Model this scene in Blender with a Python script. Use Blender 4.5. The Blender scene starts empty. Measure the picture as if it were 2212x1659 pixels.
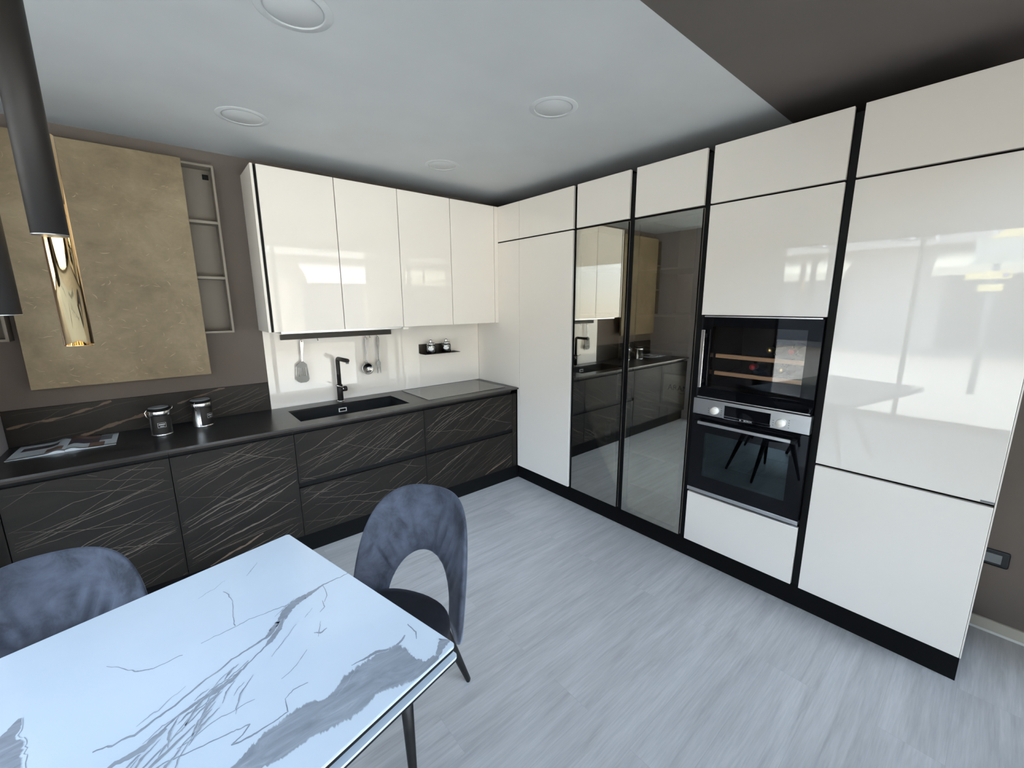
import bpy, bmesh, math, random
from mathutils import Vector, Matrix
PI = math.pi
scene = bpy.context.scene
C = scene.collection

# ------------------------------------------------------------------ camera
F_PX = 899.874
yaw, pit, rol = .70253727, -.19268258, -.00579861
fw = Vector((math.sin(yaw)*math.cos(pit), math.cos(yaw)*math.cos(pit), math.sin(pit)))
rt = fw.cross(Vector((0, 0, 1))).normalized(); up = rt.cross(fw)
rt, up = math.cos(rol)*rt + math.sin(rol)*up, -math.sin(rol)*rt + math.cos(rol)*up
camd = bpy.data.cameras.new('camera'); cam = bpy.data.objects.new('camera', camd); C.objects.link(cam)
cam.matrix_world = Matrix(((rt.x, up.x, -fw.x, -2.42221), (rt.y, up.y, -fw.y, -3.37513), (rt.z, up.z, -fw.z, 1.63222), (0, 0, 0, 1)))
camd.sensor_fit = 'HORIZONTAL'; camd.sensor_width = 36; camd.lens = 36*F_PX/2212
camd.clip_start = .02; camd.clip_end = 200
scene.camera = cam

# ------------------------------------------------------------------ view, world, sun
scene.view_settings.view_transform = 'Standard'
try: scene.view_settings.look = 'None'
except Exception: pass
scene.view_settings.gamma = 1; scene.view_settings.use_curve_mapping = False
scene.view_settings.exposure = 0.79
w = bpy.data.worlds.new('world'); scene.world = w; w.use_nodes = True
nt = w.node_tree; nt.nodes.clear()
tc = nt.nodes.new('ShaderNodeTexCoord'); sp = nt.nodes.new('ShaderNodeSeparateXYZ'); cr = nt.nodes.new('ShaderNodeValToRGB')
bg = nt.nodes.new('ShaderNodeBackground'); ow = nt.nodes.new('ShaderNodeOutputWorld'); mr = nt.nodes.new('ShaderNodeMapRange')
nt.links.new(tc.outputs['Generated'], sp.inputs[0]); nt.links.new(sp.outputs[2], mr.inputs[0])
mr.inputs[1].default_value = -1; mr.inputs[2].default_value = 1
nt.links.new(mr.outputs[0], cr.inputs[0]); nt.links.new(cr.outputs[0], bg.inputs[0]); nt.links.new(bg.outputs[0], ow.inputs[0])
e = cr.color_ramp.elements
e[0].position = .48; e[0].color = (.34, .31, .27, 1)
e[1].position = .53; e[1].color = (.36, .42, .50, 1)
q = e.new(.68); q.color = (.61, .76, .99, 1)
bg.inputs[1].default_value = 16
sund = bpy.data.lights.new('sun', 'SUN'); sun = bpy.data.objects.new('sun', sund); C.objects.link(sun)
sund.energy = 10.0; sund.angle = .01; sund.color = (1, .79, .53)
sun.rotation_euler = Vector((.14, .72, .70)).to_track_quat('Z', 'Y').to_euler()
cy = scene.cycles
cy.max_bounces = 12; cy.diffuse_bounces = 6; cy.glossy_bounces = 6; cy.transmission_bounces = 8; cy.transparent_max_bounces = 16
cy.caustics_reflective = False; cy.caustics_refractive = False; cy.sample_clamp_indirect = 6
cy.use_denoising = True

# daylight that comes in through the two shop windows (window light portals)
def portal(name, loc, rot, sx, sy):
    l = bpy.data.lights.new(name, 'AREA'); l.shape = 'RECTANGLE'; l.size = sx; l.size_y = sy; l.cycles.is_portal = True
    o = bpy.data.objects.new(name, l); C.objects.link(o); o.location = loc; o.rotation_euler = rot
portal('window_portal', (-5.3, -2.55, 1.25), (0, -PI/2, 0), 2.4, 3.1)
portal('window_portal', (-2.45, -4.20, 1.25), (PI/2, 0, 0), 5.4, 2.4)

# ------------------------------------------------------------------ materials
def mat(name, col=(.5, .5, .5), rough=.5, metal=0, ior=1.5, spec=.5, coat=0):
    m = bpy.data.materials.new(name); m.use_nodes = True
    b = m.node_tree.nodes['Principled BSDF']
    b.inputs['Base Color'].default_value = (*col, 1); b.inputs['Roughness'].default_value = rough
    b.inputs['Metallic'].default_value = metal; b.inputs['IOR'].default_value = ior
    b.inputs['Specular IOR Level'].default_value = spec
    if coat: b.inputs['Coat Weight'].default_value = coat; b.inputs['Coat Roughness'].default_value = .03
    return m
class N:
    def __init__(s, m): s.m = m; s.t = m.node_tree; s.b = s.t.nodes['Principled BSDF']
    def new(s, k, **kw):
        n = s.t.nodes.new(k)
        for a, v in kw.items(): setattr(n, a, v)
        return n
    def link(s, a, b): s.t.links.new(a, b)
    def pos(s, scale=(1, 1, 1), rot=(0, 0, 0), rnd=0.0, obj=False):
        if obj: src = s.new('ShaderNodeTexCoord').outputs['Object']
        else: src = s.new('ShaderNodeNewGeometry').outputs['Position']
        if rnd:
            oi = s.new('ShaderNodeObjectInfo'); mu = s.new('ShaderNodeMath', operation='MULTIPLY'); mu.inputs[1].default_value = rnd
            s.link(oi.outputs['Random'], mu.inputs[0]); ad = s.new('ShaderNodeVectorMath', operation='ADD')
            s.link(src, ad.inputs[0]); s.link(mu.outputs[0], ad.inputs[1]); src = ad.outputs[0]
        mp = s.new('ShaderNodeMapping'); mp.inputs['Scale'].default_value = scale; mp.inputs['Rotation'].default_value = rot
        s.link(src, mp.inputs[0]); return mp.outputs[0]
    def noise(s, vec, scale=5, detail=4, rough=.5, dist=0):
        n = s.new('ShaderNodeTexNoise'); n.inputs['Scale'].default_value = scale; n.inputs['Detail'].default_value = detail
        n.inputs['Roughness'].default_value = rough; n.inputs['Distortion'].default_value = dist; s.link(vec, n.inputs['Vector']); return n.outputs[0]
    def ramp(s, fac, stops):
        r = s.new('ShaderNodeValToRGB'); el = r.color_ramp.elements
        while len(el) < len(stops): el.new(.5)
        for k, (p, c) in enumerate(stops): el[k].position = p; el[k].color = (*c, 1) if len(c) == 3 else c
        s.link(fac, r.inputs[0]); return r.outputs[0]
    def mix(s, fac, a, b, mode='MIX'):
        n = s.new('ShaderNodeMix', data_type='RGBA', blend_type=mode)
        if hasattr(fac, 'links'): s.link(fac, n.inputs[0])
        else: n.inputs[0].default_value = fac
        for i, v in ((6, a), (7, b)):
            if isinstance(v, tuple): n.inputs[i].default_value = (*v, 1)
            else: s.link(v, n.inputs[i])
        return n.outputs[2]
    def bump(s, h, strength=.2, dist=.002):
        n = s.new('ShaderNodeBump'); n.inputs['Strength'].default_value = strength; n.inputs['Distance'].default_value = dist
        s.link(h, n.inputs['Height']); s.link(n.outputs[0], s.b.inputs['Normal'])
    def col(s, c): s.link(c, s.b.inputs['Base Color'])

def paint(name, c, rough=.75, var=.04, sc=3):
    m = mat(name, c, rough, spec=.3); n = N(m)
    a = n.noise(n.pos(), sc, 3)
    n.col(n.ramp(a, [(.3, tuple(x*(1-var) for x in c)), (.7, tuple(x*(1+var) for x in c))]))
    n.bump(n.noise(n.pos(), 260, 2), .06, .001)
    return m
M = {}
M['ceiling'] = paint('ceiling_white', (.48, .495, .50), .7)
M['taupe'] = paint('taupe_paint', (.145, .12, .105), .75)
M['taupe_ceiling'] = paint('taupe_ceiling_paint', (.100, .086, .080), .6)
M['lightwall'] = paint('mauve_paint', (.36, .33, .33), .75)
M['trimwhite'] = mat('trim_white', (.75, .74, .70), .4)
M['beige'] = paint('skirting_beige', (.50, .46, .38), .45)

def lacquer():
    m = mat('white_glass_lacquer', (.78, .74, .675), .012, ior=1.52); n = N(m)
    a = n.noise(n.pos(), .8, 2); n.col(n.ramp(a, [(.3, (.79, .735, .66)), (.7, (.805, .75, .677))]))
    n.bump(n.noise(n.pos(), 3, 1), .015, .002)
    return m
M['white'] = lacquer()
M['white_edge'] = mat('white_edge', (.78, .728, .65), .3)
M['carcass'] = mat('carcass_dark', (.008, .006, .006), .6, spec=.1)
M['black'] = mat('black_aluminium', (.005, .005, .005), .5, spec=.15)
M['bronze'] = mat('bronze_channel', (.030, .024, .019), .4, .2, spec=.3)
M['plinth'] = mat('plinth_black', (.004, .004, .004), .7, spec=.1)
M['steel'] = mat('brushed_steel', (.55, .55, .54), .28, 1)
M['chrome'] = mat('chrome', (.78, .77, .75), .08, 1)
M['utensil'] = mat('utensil_steel', (.30, .29, .28), .16, 1)
M['utensil_dark'] = mat('utensil_dark_steel', (.10, .10, .095), .3, .9)
M['canister'] = mat('canister_steel', (.74, .73, .71), .24, 1)
M['gold'] = mat('polished_gold', (.93, .62, .30), .07, 1)
M['blackmatt'] = mat('black_matt_tube', (.016, .0135, .012), .5, spec=.3)
M['legblack'] = mat('black_leg', (.006, .006, .006), .45, spec=.25)
M['blackglass'] = mat('black_glass', (.004, .004, .005), .02, ior=1.5, spec=.22)
M['hobglass'] = mat('hob_glass', (.02, .021, .02), .03, ior=3.2)
M['text'] = mat('print_white', (.7, .7, .7), .5)
M['textdark'] = mat('print_dark', (.05, .045, .04), .6)
M['opal'] = mat('opal_diffuser', (.49, .505, .51), .5)

def steel():
    m = M['steel']; n = N(m)
    a = n.noise(n.pos((1, 2, 220)), 3, 2); n.bump(a, .05, .0004)
steel()

def floor_mat():
    m = mat('grey_oak_planks', (.4, .4, .4), .36, spec=.42); n = N(m)
    P = n.pos()
    br = n.new('ShaderNodeTexBrick'); br.offset = .37; br.offset_frequency = 2
    br.inputs['Scale'].default_value = 1; br.inputs['Brick Width'].default_value = 1.28; br.inputs['Row Height'].default_value = .192
    br.inputs['Mortar Size'].default_value = .0009; br.inputs['Mortar Smooth'].default_value = .3; br.inputs['Bias'].default_value = 0
    br.inputs['Color1'].default_value = (.0, .0, .0, 1); br.inputs['Color2'].default_value = (1, 1, 1, 1); br.inputs['Mortar'].default_value = (.5, .5, .5, 1)
    n.link(P, br.inputs['Vector'])
    # shift the grain per plank
    ad = n.new('ShaderNodeVectorMath', operation='MULTIPLY_ADD'); ad.inputs[1].default_value = (7, 5, 3)
    n.link(br.outputs['Color'], ad.inputs[0]); n.link(P, ad.inputs[2])
    mp = n.new('ShaderNodeMapping'); mp.inputs['Scale'].default_value = (.9, 9, 1); n.link(ad.outputs[0], mp.inputs[0])
    g1 = n.noise(mp.outputs[0], 2.2, 7, .62, .6)
    mp2 = n.new('ShaderNodeMapping'); mp2.inputs['Scale'].default_value = (3, 55, 1); n.link(ad.outputs[0], mp2.inputs[0])
    g2 = n.noise(mp2.outputs[0], 2.5, 5, .6)
    c1 = n.ramp(g1, [(.25, (.315, .305, .295)), (.45, (.385, .375, .365)), (.6, (.43, .42, .41)), (.8, (.475, .465, .455))])
    c2 = n.ramp(g2, [(.3, (.86, .86, .86)), (.7, (1.07, 1.07, 1.07))])
    c = n.mix(.9, c1, c2, 'MULTIPLY')
    c3 = n.ramp(br.outputs['Color'], [(0, (.96, .96, .96)), (1, (1.03, 1.03, 1.03))])
    c = n.mix(1, c, c3, 'MULTIPLY')
    sm = n.new('ShaderNodeMath', operation='MULTIPLY'); sm.inputs[1].default_value = .35; n.link(br.outputs['Fac'], sm.inputs[0])
    c = n.mix(sm.outputs[0], c, (.25, .245, .24))
    n.col(c); n.bump(g2, .12, .0008)
    return m
M['floor'] = floor_mat()

def dark_marble(name, base, hi, rough=.28, angle=.6, worktop=False):
    m = mat(name, base, rough, spec=.22); n = N(m)
    if worktop:
        n.b.inputs['Specular IOR Level'].default_value = .75; n.b.inputs['Roughness'].default_value = .3
        P = n.pos((1.1, 22, 1)); a = n.noise(P, 2.2, 6, .6, .4)
        c = n.ramp(a, [(.35, base), (.5, tuple(x*1.5 for x in base)), (.58, tuple(x*2.6 for x in base)), (.62, hi), (.66, tuple(x*2.0 for x in base))])
        P2 = n.pos((1.5, 90, 1)); b = n.noise(P2, 2, 4)
        c = n.mix(.8, c, n.ramp(b, [(.35, (.75, .75, .75)), (.7, (1.25, 1.25, 1.25))]), 'MULTIPLY')
        n.col(c); n.bump(b, .15, .0006)
    else:
        P = n.pos((.9, .9, 4.5), (0, angle, 0), 9.0)
        a = n.noise(P, 2.6, 7, .62, .5)
        c = n.ramp(a, [(.3, tuple(x*.8 for x in base)), (.5, base), (.62, tuple(x*1.3 for x in base)), (.75, tuple(x*1.1 for x in base))])
        P3 = n.pos((.5, .5, 7.5), (0, angle, 0), 9.0); b = n.noise(P3, 2.2, 8, .6, .25)
        v = n.ramp(b, [(.485, (0, 0, 0)), (.497, (.5, .5, .5)), (.503, (.5, .5, .5)), (.515, (0, 0, 0))])
        c = n.mix(n.mix(1.0, v, (0, 0, 0)), c, hi)
        n.col(c)
    return m
M['marble'] = dark_marble('dark_marble_laminate', (.0092, .0070, .0050), (.055, .048, .041), .5)
M['marble_upstand'] = dark_marble('dark_marble_upstand', (.015, .0118, .009), (.07, .052, .038), .45, .35)
M['worktop'] = dark_marble('worktop_dark', (.005, .0047, .0045), (.03, .028, .026), .42, 0, True)
M['sink'] = dark_marble('sink_composite', (.012, .012, .012), (.03, .028, .026), .4)

def vein_mat(name, lo, hi):
    # soft-edged strip: attribute 'v' is 1 along the middle and 0 at the edge
    m = bpy.data.materials.new(name); m.use_nodes = True; n = N(m)
    at = n.new('ShaderNodeAttribute', attribute_name='v')
    P = n.pos((1, 1, 1)); a = n.noise(P, 60, 4, .6)
    su = n.new('ShaderNodeMath', operation='ADD'); n.link(at.outputs['Fac'], su.inputs[0])
    sc = n.new('ShaderNodeMath', operation='MULTIPLY_ADD'); sc.inputs[1].default_value = 1.1; sc.inputs[2].default_value = -.55
    n.link(a, sc.inputs[0]); n.link(sc.outputs[0], su.inputs[1])
    k = n.ramp(su.outputs[0], [(.12, (0, 0, 0)), (.42, (1, 1, 1))])
    n.col(n.mix(k, lo, hi)); n.b.inputs['Roughness'].default_value = .34
    n.b.inputs['Specular IOR Level'].default_value = .22
    return m
M['vein'] = vein_mat('marble_vein_grey', (.0125, .0095, .007), (.108, .09, .07))
M['vein_brown'] = vein_mat('marble_vein_brown', (.0145, .011, .008), (.135, .095, .066))

def table_marble():
    m = mat('white_marble_ceramic', (.70, .71, .72), .07, ior=1.5); n = N(m)
    P = n.pos((1, 1, 1), (0, 0, .5)); a = n.noise(P, 1.8, 5, .55)
    c = n.ramp(a, [(.3, (.42, .47, .52)), (.7, (.47, .52, .57))])
    at = n.new('ShaderNodeAttribute', attribute_name='v')
    b = n.noise(n.pos(), 22, 6, .6); b2 = n.noise(n.pos((1.2, 5, 1), (0, 0, .45)), 7, 7, .65, 1.2)
    sc = n.new('ShaderNodeMath', operation='MULTIPLY_ADD'); sc.inputs[1].default_value = .6; sc.inputs[2].default_value = -.30; n.link(b, sc.inputs[0])
    su = n.new('ShaderNodeMath', operation='ADD'); n.link(at.outputs['Fac'], su.inputs[0]); n.link(sc.outputs[0], su.inputs[1])
    k = n.ramp(su.outputs[0], [(.13, (0, 0, 0)), (.26, (1, 1, 1))])
    z = n.new('ShaderNodeMath', operation='GREATER_THAN'); z.inputs[1].default_value = .001; n.link(at.outputs['Fac'], z.inputs[0])
    kk = n.new('ShaderNodeMath', operation='MULTIPLY'); n.link(k, kk.inputs[0]); n.link(z.outputs[0], kk.inputs[1])
    grey = n.ramp(b2, [(.25, (.15, .165, .19)), (.45, (.20, .215, .24)), (.6, (.235, .255, .28)), (.75, (.32, .345, .37))])
    n.col(n.mix(kk.outputs[0], c, grey))
    return m
M['table'] = table_marble()

def tan_mat():
    m = mat('tan_concrete', (.3, .24, .15), .5, spec=.35); n = N(m)
    a = n.noise(n.pos((1, 1, 1)), 5, 8, .68, .4); b = n.noise(n.pos((1.5, 1, 4), (0, .4, 0)), 12, 6, .6, 1.5)
    c = n.ramp(a, [(.25, (.15, .112, .064)), (.5, (.225, .172, .102)), (.75, (.30, .238, .15))])
    c = n.mix(.55, c, n.ramp(b, [(.4, (.93, .93, .93)), (.62, (1.0, 1.0, 1.0)), (.7, (1.25, 1.24, 1.2))]), 'MULTIPLY')
    n.col(c); return m
M['tan'] = tan_mat()
M['tanmark'] = vein_mat('tan_fleck', (.235, .18, .108), (.32, .255, .165))
M['frame'] = mat('taupe_shelf', (.20, .172, .135), .5)
M['frame_shaded'] = mat('taupe_shelf_shaded', (.16, .136, .108), .6)  # shelf taupe made darker: shade inside the open frame is put into the colour

def velvet(name, c, sheen, dark):
    m = mat(name, c, .75, spec=.2); n = N(m)
    a = n.noise(n.pos((1, 1, 1), obj=True), 9, 6, .65, .5); b = n.noise(n.pos((1, 1, 1), obj=True), 28, 4, .6)
    cc = n.ramp(a, [(.32, tuple(x*dark for x in c)), (.5, c), (.68, tuple(x*1.35 for x in c))])
    cc = n.mix(.4, cc, n.ramp(b, [(.35, (.8, .8, .8)), (.65, (1.1, 1.1, 1.1))]), 'MULTIPLY')
    n.col(cc)
    n.b.inputs['Sheen Weight'].default_value = sheen; n.b.inputs['Sheen Roughness'].default_value = .35
    n.b.inputs['Sheen Tint'].default_value = (.75, .82, 1, 1)
    n.bump(b, .25, .004)
    return m
M['velvet'] = velvet('grey_velvet', (.042, .047, .062), .30, .42)
M['velvet_dark'] = velvet('dark_velvet', (.010, .010, .013), .05, .8)

def glass_mix(name, tint, gl, fac, rough=0.0, fres=True):
    m = bpy.data.materials.new(name); m.use_nodes = True; t = m.node_tree; t.nodes.clear()
    o = t.nodes.new('ShaderNodeOutputMaterial'); tr = t.nodes.new('ShaderNodeBsdfTransparent'); g = t.nodes.new('ShaderNodeBsdfGlossy'); mx = t.nodes.new('ShaderNodeMixShader')
    tr.inputs[0].default_value = (*tint, 1); g.inputs[0].default_value = (*gl, 1); g.inputs['Roughness'].default_value = rough
    lw = t.nodes.new('ShaderNodeFresnel'); lw.inputs[0].default_value = 1.5
    ma = t.nodes.new('ShaderNodeMath'); ma.operation = 'ADD'; ma.inputs[1].default_value = fac; ma.use_clamp = True
    t.links.new(lw.outputs[0], ma.inputs[0]); t.links.new(ma.outputs[0], mx.inputs[0])
    t.links.new(tr.outputs[0], mx.inputs[1]); t.links.new(g.outputs[0], mx.inputs[2]); t.links.new(mx.outputs[0], o.inputs[0])
    return m
M['smoke'] = glass_mix('smoked_mirror_glass', (.88, .86, .80), (.90, .885, .81), .41)
M['pane'] = glass_mix('window_glass', (.97, .985, .98), (1, 1, 1), 0.0)
M['coolerglass'] = glass_mix('cooler_glass', (.96, .95, .94), (.7, .7, .7), 0.0)
M['jarglass'] = glass_mix('jar_glass', (.86, .88, .87), (1, 1, 1), .10, .02)
M['ovenwin'] = glass_mix('oven_window_glass', (.30, .33, .34), (.60, .74, .76), .035)
M['wood'] = mat('beech_wood', (.42, .22, .11), .45)
def wood():
    n = N(M['wood']); a = n.noise(n.pos((4, 1.5, 30)), 3, 4); n.col(n.ramp(a, [(.3, (.66, .38, .19)), (.7, (.85, .52, .29))]))
wood()
M['bottle'] = mat('dark_bottle_glass', (.010, .016, .010), .05)
M['foil_gold'] = mat('gold_foil', (.75, .55, .22), .3, 1)
M['foil_red'] = mat('red_foil', (.55, .03, .04), .35, .4)
M['inner'] = mat('cabinet_inner_brown', (.50, .43, .34), .5)
M['cardboard'] = paint('cardboard_cream', (.62, .55, .42), .7)
M['paper'] = mat('magazine_paper', (.60, .66, .70), .3)
M['photo1'] = mat('magazine_photo_dark', (.07, .055, .065), .3)
M['photo2'] = mat('magazine_photo_brown', (.20, .12, .09), .3)
M['photo3'] = mat('magazine_photo_grey', (.14, .15, .16), .3)
M['socket'] = mat('socket_black', (.015, .016, .018), .4, spec=.3)
M['socket_in'] = mat('socket_grey', (.16, .17, .18), .4)

# ------------------------------------------------------------------ mesh helpers
class B:
    def __init__(s, smooth=False): s.bm = bmesh.new(); s.mats = []; s.i = 0; s.sm = smooth; s.v = s.bm.verts.layers.float.new('v'); s.lift = 8
    def use(s, m):
        m = M[m]
        if m not in s.mats: s.mats.append(m)
        s.i = s.mats.index(m); return s
    def _done(s, k, smooth=None):
        s.bm.faces.ensure_lookup_table()
        for f in s.bm.faces[k:]:
            f.material_index = s.i; f.smooth = s.sm if smooth is None else smooth
    def box(s, x0, x1, y0, y1, z0, z1, bev=0):
        k = len(s.bm.faces)
        r = bmesh.ops.create_cube(s.bm, size=1)['verts']
        for v in r:
            v.co = Vector(((x0+x1)/2 + v.co.x*(x1-x0), (y0+y1)/2 + v.co.y*(y1-y0), (z0+z1)/2 + v.co.z*(z1-z0)))
        if bev:
            ed = list({e for v in r for e in v.link_edges})
            bmesh.ops.bevel(s.bm, geom=ed, offset=bev, segments=2, affect='EDGES', profile=.5)
            # faces were rebuilt: set all that belong to no earlier index
            for f in s.bm.faces:
                if f.index < 0 or f.index >= k: f.material_index = s.i
            s.bm.faces.index_update(); s._done(max(0, k-6) if k >= 6 else 0) if len(s.mats) == 1 else None
        else: s._done(k)
        s.compact() if bev else s.bm.faces.index_update()
        return s
    def compact(s):
        me = bpy.data.meshes.new('tmp'); s.bm.to_mesh(me); s.bm.clear(); s.bm.from_mesh(me); s.v = s.bm.verts.layers.float.get('v') or s.bm.verts.layers.float.new('v'); bpy.data.meshes.remove(me)
    def quad(s, *p):
        k = len(s.bm.faces); s.bm.faces.new([s.bm.verts.new(c) for c in p]); s._done(k, False); s.bm.faces.index_update(); return s
    def prism(s, pts, z0, z1, axis='z'):
        k = len(s.bm.faces)
        def P(a, b, c): return (a, b, c) if axis == 'z' else ((a, c, b) if axis == 'y' else (c, a, b))
        lo = [s.bm.verts.new(P(a, b, z0)) for a, b in pts]; hi = [s.bm.verts.new(P(a, b, z1)) for a, b in pts]
        n = len(pts); s.bm.faces.new(hi); s.bm.faces.new(lo[::-1])
        for j in range(n): s.bm.faces.new((lo[j], lo[(j+1) % n], hi[(j+1) % n], hi[j]))
        s._done(k); s.bm.faces.index_update(); return s
    def lathe(s, c, prof, n=32, axis='z', smooth=True):
        k = len(s.bm.faces); rings = []
        for r, z in prof:
            ring = []
            for j in range(n):
                a = 2*PI*j/n; x, y = r*math.cos(a), r*math.sin(a)
                co = (x, y, z) if axis == 'z' else ((z, x, y) if axis == 'x' else (x, z, y))
                ring.append(s.bm.verts.new(Vector(c)+Vector(co)))
            rings.append(ring)
        for a, b in zip(rings, rings[1:]):
            for j in range(n): s.bm.faces.new((a[j], a[(j+1) % n], b[(j+1) % n], b[j]))
        s._done(k, smooth); k = len(s.bm.faces)
        closed = prof[0] == prof[-1]
        if prof[0][0] > 1e-6 and not closed: s.bm.faces.new(rings[0][::-1])
        if prof[-1][0] > 1e-6 and not closed: s.bm.faces.new(rings[-1])
        s._done(k, False); s.bm.faces.index_update(); return s
    def tube(s, pts, rad, n=12, smooth=True):
        k = len(s.bm.faces); pts = [Vector(p) for p in pts]; rings = []
        if not isinstance(rad, (list, tuple)): rad = [rad]*len(pts)
        ref = None
        for j, p in enumerate(pts):
            d = (pts[min(j+1, len(pts)-1)]-pts[max(j-1, 0)]).normalized()
            if ref is None: ref = Vector((0, 0, 1)) if abs(d.z) < .9 else Vector((1, 0, 0))
            u_ = d.cross(ref).normalized(); v_ = u_.cross(d); ref = -u_.cross(d) * -1
            rings.append([s.bm.verts.new(p + rad[j]*(math.cos(2*PI*a/n)*u_+math.sin(2*PI*a/n)*v_)) for a in range(n)])
        for a, b in zip(rings, rings[1:]):
            for j in range(n): s.bm.faces.new((a[j], a[(j+1) % n], b[(j+1) % n], b[j]))
        s._done(k, smooth); k = len(s.bm.faces)
        s.bm.faces.new(rings[0][::-1]); s.bm.faces.new(rings[-1]); s._done(k, False); s.bm.faces.index_update(); return s
    def strip(s, pts, wid, nrm, clip=None):
        """a soft-edged flat band along pts; wid = half widths; attribute v falls from 1 to 0 at the rim"""
        s.lift += 1; k = len(s.bm.faces); nrm = Vector(nrm); pts = [Vector(p)+nrm*(s.lift*8e-6) for p in pts]; rows = []
        for j, p in enumerate(pts):
            d = (pts[min(j+1, len(pts)-1)]-pts[max(j-1, 0)]).normalized(); t = d.cross(nrm).normalized()
            h = wid[j]; row = []
            for o, val in ((-1, 0.002), (-.6, .45), (0, 1), (.6, .45), (1, 0.002)):
                c = p+t*h*o
                if clip: c = clip(c)+nrm*0
                v = s.bm.verts.new(c); v[s.v] = val; row.append(v)
            rows.append(row)
        for a, b in zip(rows, rows[1:]):
            for j in range(4): s.bm.faces.new((a[j], b[j], b[j+1], a[j+1]))
        fs = s.bm.faces[k:] if False else None
        s.bm.faces.ensure_lookup_table()
        for f in s.bm.faces[k:]:
            f.normal_update()
            if f.normal.dot(nrm) < 0: f.normal_flip()
        s._done(k, False); s.bm.faces.index_update(); return s

def origin_of(p):
    v = Vector((0, 0, 0))
    while p is not None: v += p.location; p = p.parent
    return v
def obj(name, b, parent=None, loc=None, recalc=True, **props):
    if recalc and not getattr(b, 'keep', False): bmesh.ops.recalc_face_normals(b.bm, faces=b.bm.faces) if not getattr(b, 'flat', False) else None
    me = bpy.data.meshes.new(name)
    off = origin_of(parent) if parent is not None else Vector(loc) if loc is not None else Vector((0, 0, 0))
    bmesh.ops.translate(b.bm, verts=b.bm.verts, vec=-off)
    b.bm.to_mesh(me); b.bm.free()
    for m in b.mats: me.materials.append(m)
    o = bpy.data.objects.new(name, me); C.objects.link(o)
    if parent is not None: o.parent = parent
    elif loc is not None: o.location = loc
    for k_, v_ in props.items(): o[k_] = v_
    return o
def thing(name, label, cat, loc=(0, 0, 0), rotz=0, group=None):
    o = bpy.data.objects.new(name, None); C.objects.link(o); o.empty_display_size = .05
    o.location = loc; o.rotation_euler = (0, 0, rotz); o['label'] = label; o['category'] = cat
    if group: o['group'] = group
    return o
def tag(o, label, cat, group=None):
    o['label'] = label; o['category'] = cat
    if group: o['group'] = group
    return o
def struct(name, b, parent=None, loc=None):
    o = obj(name, b, parent, loc)
    if parent is None: o['kind'] = 'structure'
    return o
def bx(m, *a, bev=0): return B().use(m).box(*a, bev=bev)
def text(name, s, size, m, parent, loc, rot, ext=.0004, align='CENTER', italic=0):
    cu = bpy.data.curves.new(name, 'FONT'); cu.body = s; cu.size = size; cu.extrude = ext; cu.align_x = align; cu.align_y = 'CENTER'; cu.shear = italic
    to = bpy.data.objects.new(name+'_tmp', cu); C.objects.link(to)
    bpy.context.view_layer.update()
    me = bpy.data.meshes.new_from_object(to.evaluated_get(bpy.context.evaluated_depsgraph_get()))
    bpy.data.objects.remove(to); me.materials.clear(); me.materials.append(M[m])
    o = bpy.data.objects.new(name, me); C.objects.link(o); o.parent = parent
    o.location = Vector(loc)-origin_of(parent); o.rotation_euler = rot
    return o
RX = (PI/2, 0, -PI/2)     # text on a plane facing -x
RY = (PI/2, 0, 0)         # text on a plane facing -y

# ------------------------------------------------------------------ room shell
XL, YF, CZ, XR = -5.25, -4.15, 2.568, .57
struct('floor', bx('floor', XL-.1, XR+.12, YF-.1, .15, -.08, 0))
struct('ceiling', bx('ceiling', XL-.1, XR+.12, -2.478, .15, CZ, CZ+.12))
struct('ceiling', bx('taupe_ceiling', XL-.1, XR+.12, YF-.1, -2.478, CZ, CZ+.12))
struct('wall_back', bx('taupe', XL-.1, XR+.12, .008, .15, 0, CZ))
struct('wall_right', bx('taupe', XR, XR+.12, YF-.1, .008, 0, CZ))
struct('wall_left', bx('lightwall', -3.26, -3.11, -.70, .008, 0, CZ))
b = B().use('beige').box(XR-.012, XR, YF, -.001, .012, .066); b.use('trimwhite').box(XR-.014, XR, YF, -.001, 0, .012)
struct('baseboard_right', b)
# shop windows on the left and behind the camera
def window(name, label_axis, a0, a1, n, z0, z1, at):
    e = bpy.data.objects.new(name, None); C.objects.link(e); e['kind'] = 'structure'
    e.location = (at, (a0+a1)/2, 0) if label_axis == 'y' else ((a0+a1)/2, at, 0)
    fr = B().use('black'); st = (a1-a0)/n
    def bb(b_, p0, p1, q0, q1, t=.03):
        if label_axis == 'y': b_.box(at-t, at+t, p0, p1, q0, q1)
        else: b_.box(p0, p1, at-t, at+t, q0, q1)
    bb(fr, a0, a1, z0, z0+.08); bb(fr, a0, a1, z1-.06, z1)
    for k in range(n+1): bb(fr, a0+k*st-(.025 if k else 0), a0+k*st+(.025 if k < n else 0), z0, z1)
    obj('frame', fr, e)
    for k in range(n):
        g = B().use('pane'); bb(g, a0+k*st+.02, a0+(k+1)*st-.02, z0+.06, z1-.04, .003); obj('pane', g, e)
window('window_1', 'y', YF+.05, -.95, 2, 0, 2.5, XL)
window('window_2', 'x', XL+.06, .34, 4, 0, 2.5, YF)
b = B().use('lightwall').box(XL-.1, XL+.05, -.95, .008, 0, CZ).box(XL-.05, XL+.05, YF-.05, -.95, 2.5, CZ)
struct('wall_far_left', b)
b = B().use('taupe').box(XL-.1, XR, YF-.06, YF+.06, 2.5, CZ).box(.34, XR, YF-.06, YF+.06, 0, 2.5)
struct('wall_front', b)

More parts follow.
